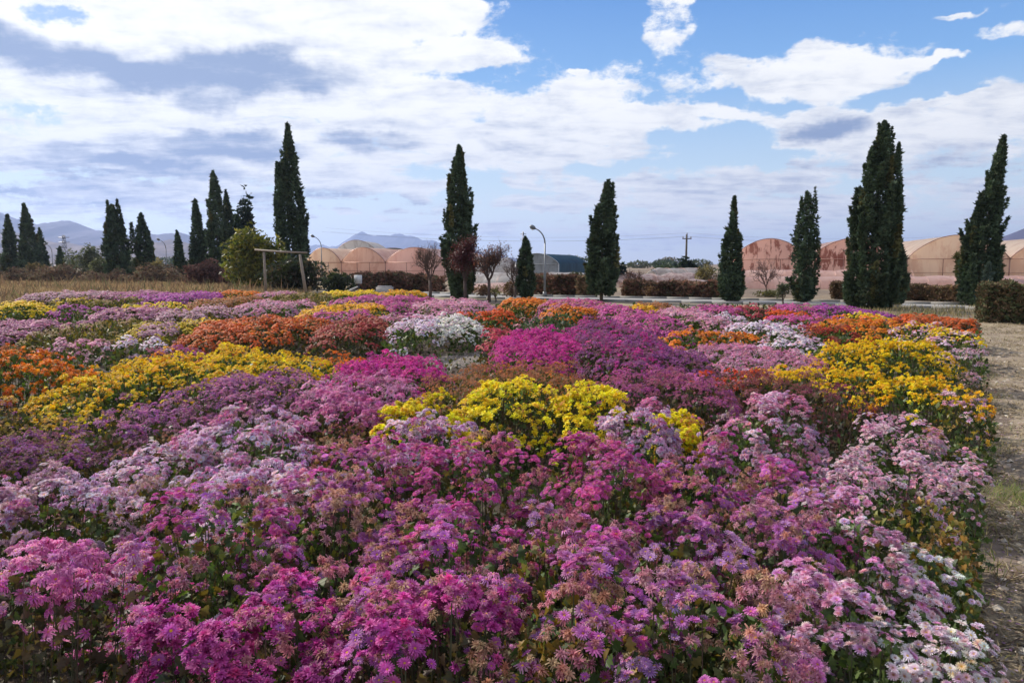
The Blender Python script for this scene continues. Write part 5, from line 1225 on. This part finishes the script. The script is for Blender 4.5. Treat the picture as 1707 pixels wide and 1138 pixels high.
def pick(fl, n, rng, patch=None):
    w_ = np.array([f[0] for f in fl], float); w_ /= w_.sum(); return rng.choice(len(fl), n, p=w_)

NEAR, MIDD = 4.2, 9.0
FGROUP = {'yellow': 'chrysanthemum bushes in the beds'}
tot_f = 0
for (cx, cy, ax, ay, H, i) in CL:
    x0, x1, y0, y1, var, lab, op = BEDS[i]
    rng = np.random.default_rng(1000 + i)
    fl, rf, cov, leaves = V_[op.get('v', var)]
    cov = op.get('cov', cov)
    dist = cy
    lod = 0 if dist < NEAR + .6 else (1 if dist < MIDD + 1 else 2)
    A = area(i)
    k_near = max(0.0, min(1.0, (14 - dist) / 10))
    rs = .082 if lod == 0 else (.085 if lod == 1 else .11)
    grow = 1.0 if lod == 0 else (1.12 if lod == 1 else np.interp(dist, [9, 14, 26], [1.25, 1.5, 1.9]))
    rfl = rf * grow
    ns = int(A * cov / (math.pi * rs * rs) * (3.4, 2.6, 2.0)[lod])
    S, N, uu, _ = sample_dome(i, ns, rng)
    ok = in_view(S); S, N, uu = S[ok], N[ok], uu[ok]
    ok = (others(i, S[:, 0], S[:, 1]) < S[:, 2] + .015) & (S[:, 2] > .07 + .22 * H * (cov > .5))
    # keep some spray-sized gaps
    ok &= (np.sin(S[:, 0] * 13 + i) * np.sin(S[:, 1] * 11 + i * 2) > -.82 + (0.25 if lod == 0 else 0) * rng.random(len(S)))
    ok &= S[:, 0] < edge_x(S[:, 1]) + .02
    ok &= walk_dist(S[:, 0], S[:, 1]) > .40 + .08 * np.sin(S[:, 0] * 5)
    ok &= (N[:, 1] < .45 + rng.random(len(S)))
    S, N, uu = S[ok], N[ok], uu[ok]
    n_s = len(S)
    root = empty('chrysanthemum_bush', (cx, cy, 0)); tag(root, lab, 'bush', 'chrysanthemum bushes planted in beds')
    # sprays vary in height
    S = S + np.array([0, 0, 1.0]) * rng.normal(0, (.034, .036, .024)[lod], (n_s, 1)) + N / np.linalg.norm(N, axis=1)[:, None] * rng.normal(.0, .02, (n_s, 1))
    if n_s:
        stype = pick(fl, n_s, rng)
        kf = max(2, int(round((rs / rfl) ** 2 * (1.75 if lod == 0 else .95))))
        idx = np.repeat(np.arange(n_s), kf); m = len(idx)
        r = np.sqrt(rng.random(m)) * rs * rng.uniform(.6, 1.15, n_s)[idx]; a = rng.uniform(0, 6.283, m)
        Fn = frames(N, rng)[idx]
        loc = Fn[:, :, 0] * (r * np.cos(a))[:, None] + Fn[:, :, 1] * (r * np.sin(a))[:, None] + Fn[:, :, 2] * ((rs * (.8 if lod == 0 else .55) * (1 - (r / rs) ** 2)) + rng.normal(0, .008, m))[:, None]
        Pf = S[idx] + loc
        Nf = N[idx] / np.linalg.norm(N[idx], axis=1)[:, None] + (loc / rs) * .8 + rng.normal(0, .36, (m, 3)) + np.array([0, 0, .25])
        ft = np.where(rng.random(m) < .72, stype[idx], pick(fl, m, rng))
        ok = Pf[:, 2] > .05; Pf, Nf, ft = Pf[ok], Nf[ok], ft[ok]; idx = idx[ok]; m = len(Pf)
        shade = rng.normal(1, .10, n_s)[idx]
        fr = frames(Nf, rng)
        rad = rfl * (.72 if lod == 0 else .92) * rng.uniform(.62, 1.2, m)
        pxp, pyp, fd_ = project(Pf)
        # individual blossoms for the foreground bushes
        solo = np.zeros(m, bool)
        if dist < 3.7:
            vis = (pxp > 0) & (pxp < 1707) & (pyp < 1138) & (Nf[:, 1] < 1.2)
            score = np.where(vis, rad / fd_, 0); o_ = np.argsort(-score)[:95]; solo[o_[score[o_] > 0]] = True
        T3 = (HI, MID, LOW)[lod]
        bulk = MB()
        for t in range(len(fl)):
            w_, kind, cb, ct, cc_, ss = fl[t]
            sel = np.where(ft == t)[0]
            if not len(sel): continue
            hue = rng.normal(1, .09, (len(sel), 3)); br = (rng.normal(1, .12, len(sel)) * shade[sel])[:, None]
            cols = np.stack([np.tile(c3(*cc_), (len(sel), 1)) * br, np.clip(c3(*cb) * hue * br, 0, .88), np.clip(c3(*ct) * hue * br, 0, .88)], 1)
            va = rng.integers(0, len(T3[kind]), len(sel))
            for q in range(len(T3[kind])):
                g = (va == q) & ~solo[sel]; sg = sel[g]
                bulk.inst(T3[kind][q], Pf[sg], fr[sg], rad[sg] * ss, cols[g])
            for g in np.where(solo[sel])[0]:
                j = sel[g]; sb = MB(); sb.inst(T3[kind][va[g]], np.zeros((1, 3)), fr[j:j + 1], rad[j:j + 1] * ss, cols[g:g + 1])
                o = sb.build('blossom', M_PETAL); o.parent = root; o.location = (Pf[j][0] - cx, Pf[j][1] - cy, Pf[j][2])
        tot_f += m
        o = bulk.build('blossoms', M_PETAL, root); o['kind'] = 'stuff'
    # leaves filling the volume
    ls = (.034 if lod == 0 else (.05 if lod == 1 else .085)); nl = int(A * (3000 if lod == 0 else (1100 if lod == 1 else 300)))
    Lp, LN, lu, _ = sample_dome(i, nl, rng)
    ok = in_view(Lp); Lp, LN = Lp[ok], LN[ok]
    sh = rng.uniform(.0, 1, len(Lp)) ** 1.8
    Lp[:, 2] = Lp[:, 2] * (1 - .75 * sh) - (.035 if cov > .5 else -.005); Lp[:, 0] = cx + (Lp[:, 0] - cx) * (1 - .10 * sh); Lp[:, 1] = cy + (Lp[:, 1] - cy) * (1 - .10 * sh)
    ok = (Lp[:, 2] > .01) & (others(i, Lp[:, 0], Lp[:, 1]) < Lp[:, 2] + .06) & (Lp[:, 0] < edge_x(Lp[:, 1]) + .05) & (walk_dist(Lp[:, 0], Lp[:, 1]) > .38); Lp, LN = Lp[ok], LN[ok]; m = len(Lp)
    if m:
        dv = LN * .5 + rng.normal(0, .6, (m, 3)) + np.array([0, 0, .25])
        lc = np.array(leaves)[rng.integers(0, len(leaves), m)] * rng.uniform(.55, 1.35, (m, 1)); cc = np.stack([lc * .8, lc * 1.1], 1)
        lb = MB(); frl = frames_dir(dv, rng); sc = ls * rng.uniform(.6, 1.45, m)
        if lod == 0:
            va = rng.integers(0, 4, m)
            for q in range(4): g = va == q; lb.inst(LEAFH[q], Lp[g], frl[g], sc[g], cc[g])
        else: lb.inst(LEAF1, Lp, frl, sc, cc)
        lb.build('leaves', M_LEAF, root)
    # stems for the nearer bushes
    if lod < 2 and n_s:
        tb = MB(); q = rng.permutation(n_s)[:(900 if lod == 0 else 160)]
        for j in q:
            p = S[j]; b0_ = np.array([cx + (p[0] - cx) * .72, cy + (p[1] - cy) * .72, 0.0]); mid_ = (p + b0_) / 2 + rng.normal(0, .015, 3)
            c = (.07, .075, .035) if rng.random() < .6 else (.11, .07, .05)
            w3 = .0024 if lod == 0 else .004
            tb.tube([b0_, mid_, p], [w3 * 1.3, w3, w3 * .7], c, 3, cap=False)
        tb.build('stems', M_STEM, root)
print('flowers', tot_f)
# low ground cover and dead stalks between the bushes
rng = np.random.default_rng(33); n = 26000
yy = rng.random(n) ** .7 * 25 + 1.2; xx = (rng.uniform(-80, 1760, n) - 853.5) / F * yy
ok = (xx < edge_x(yy) - .05)
# keep clear of the gravel walk
g = np.array(gp); dm = np.full(n, 9.0)
for k in range(len(g) - 1):
    a_, b_2 = g[k][:2], g[k + 1][:2]; ab = b_2 - a_; t = np.clip(((xx - a_[0]) * ab[0] + (yy - a_[1]) * ab[1]) / (ab @ ab), 0, 1)
    dm = np.minimum(dm, np.hypot(xx - a_[0] - t * ab[0], yy - a_[1] - t * ab[1]))
ok &= (dm > .6) | (rng.random(n) < .03)
Pp = np.stack([xx, yy, rng.uniform(.01, .16, n)], 1)[ok]; m = len(Pp); lc = np.array(GL + BL + OL)[rng.integers(0, 12, m)] * rng.uniform(.6, 1.3, (m, 1))
mb = MB(); mb.inst(LEAF1, Pp, frames_dir(rng.normal(0, .7, (m, 3)) + np.array([0, 0, .5]), rng), (.03 + .003 * Pp[:, 1]) * rng.uniform(.7, 1.6, m), np.stack([lc * .8, lc], 1))
tag(mb.build('undergrowth', M_LEAF), kind='stuff')

# ------------------------------------------------------------------ haze
HAZE = True
if HAZE:
    m, b = mat('haze')
    v = b.n('ShaderNodeVolumePrincipled', {'Color': (.48, .62, 1.0, 1), 'Density': 1.35e-4, 'Anisotropy': 0.4})
    b.n('ShaderNodeOutputMaterial', {1: v.outputs[0]})
    mb = MB(); mb.box((-9900, -2100, -12), (9900, 10000, 345), (1, 1, 1))
    tag(mb.build('haze', m), kind='stuff')
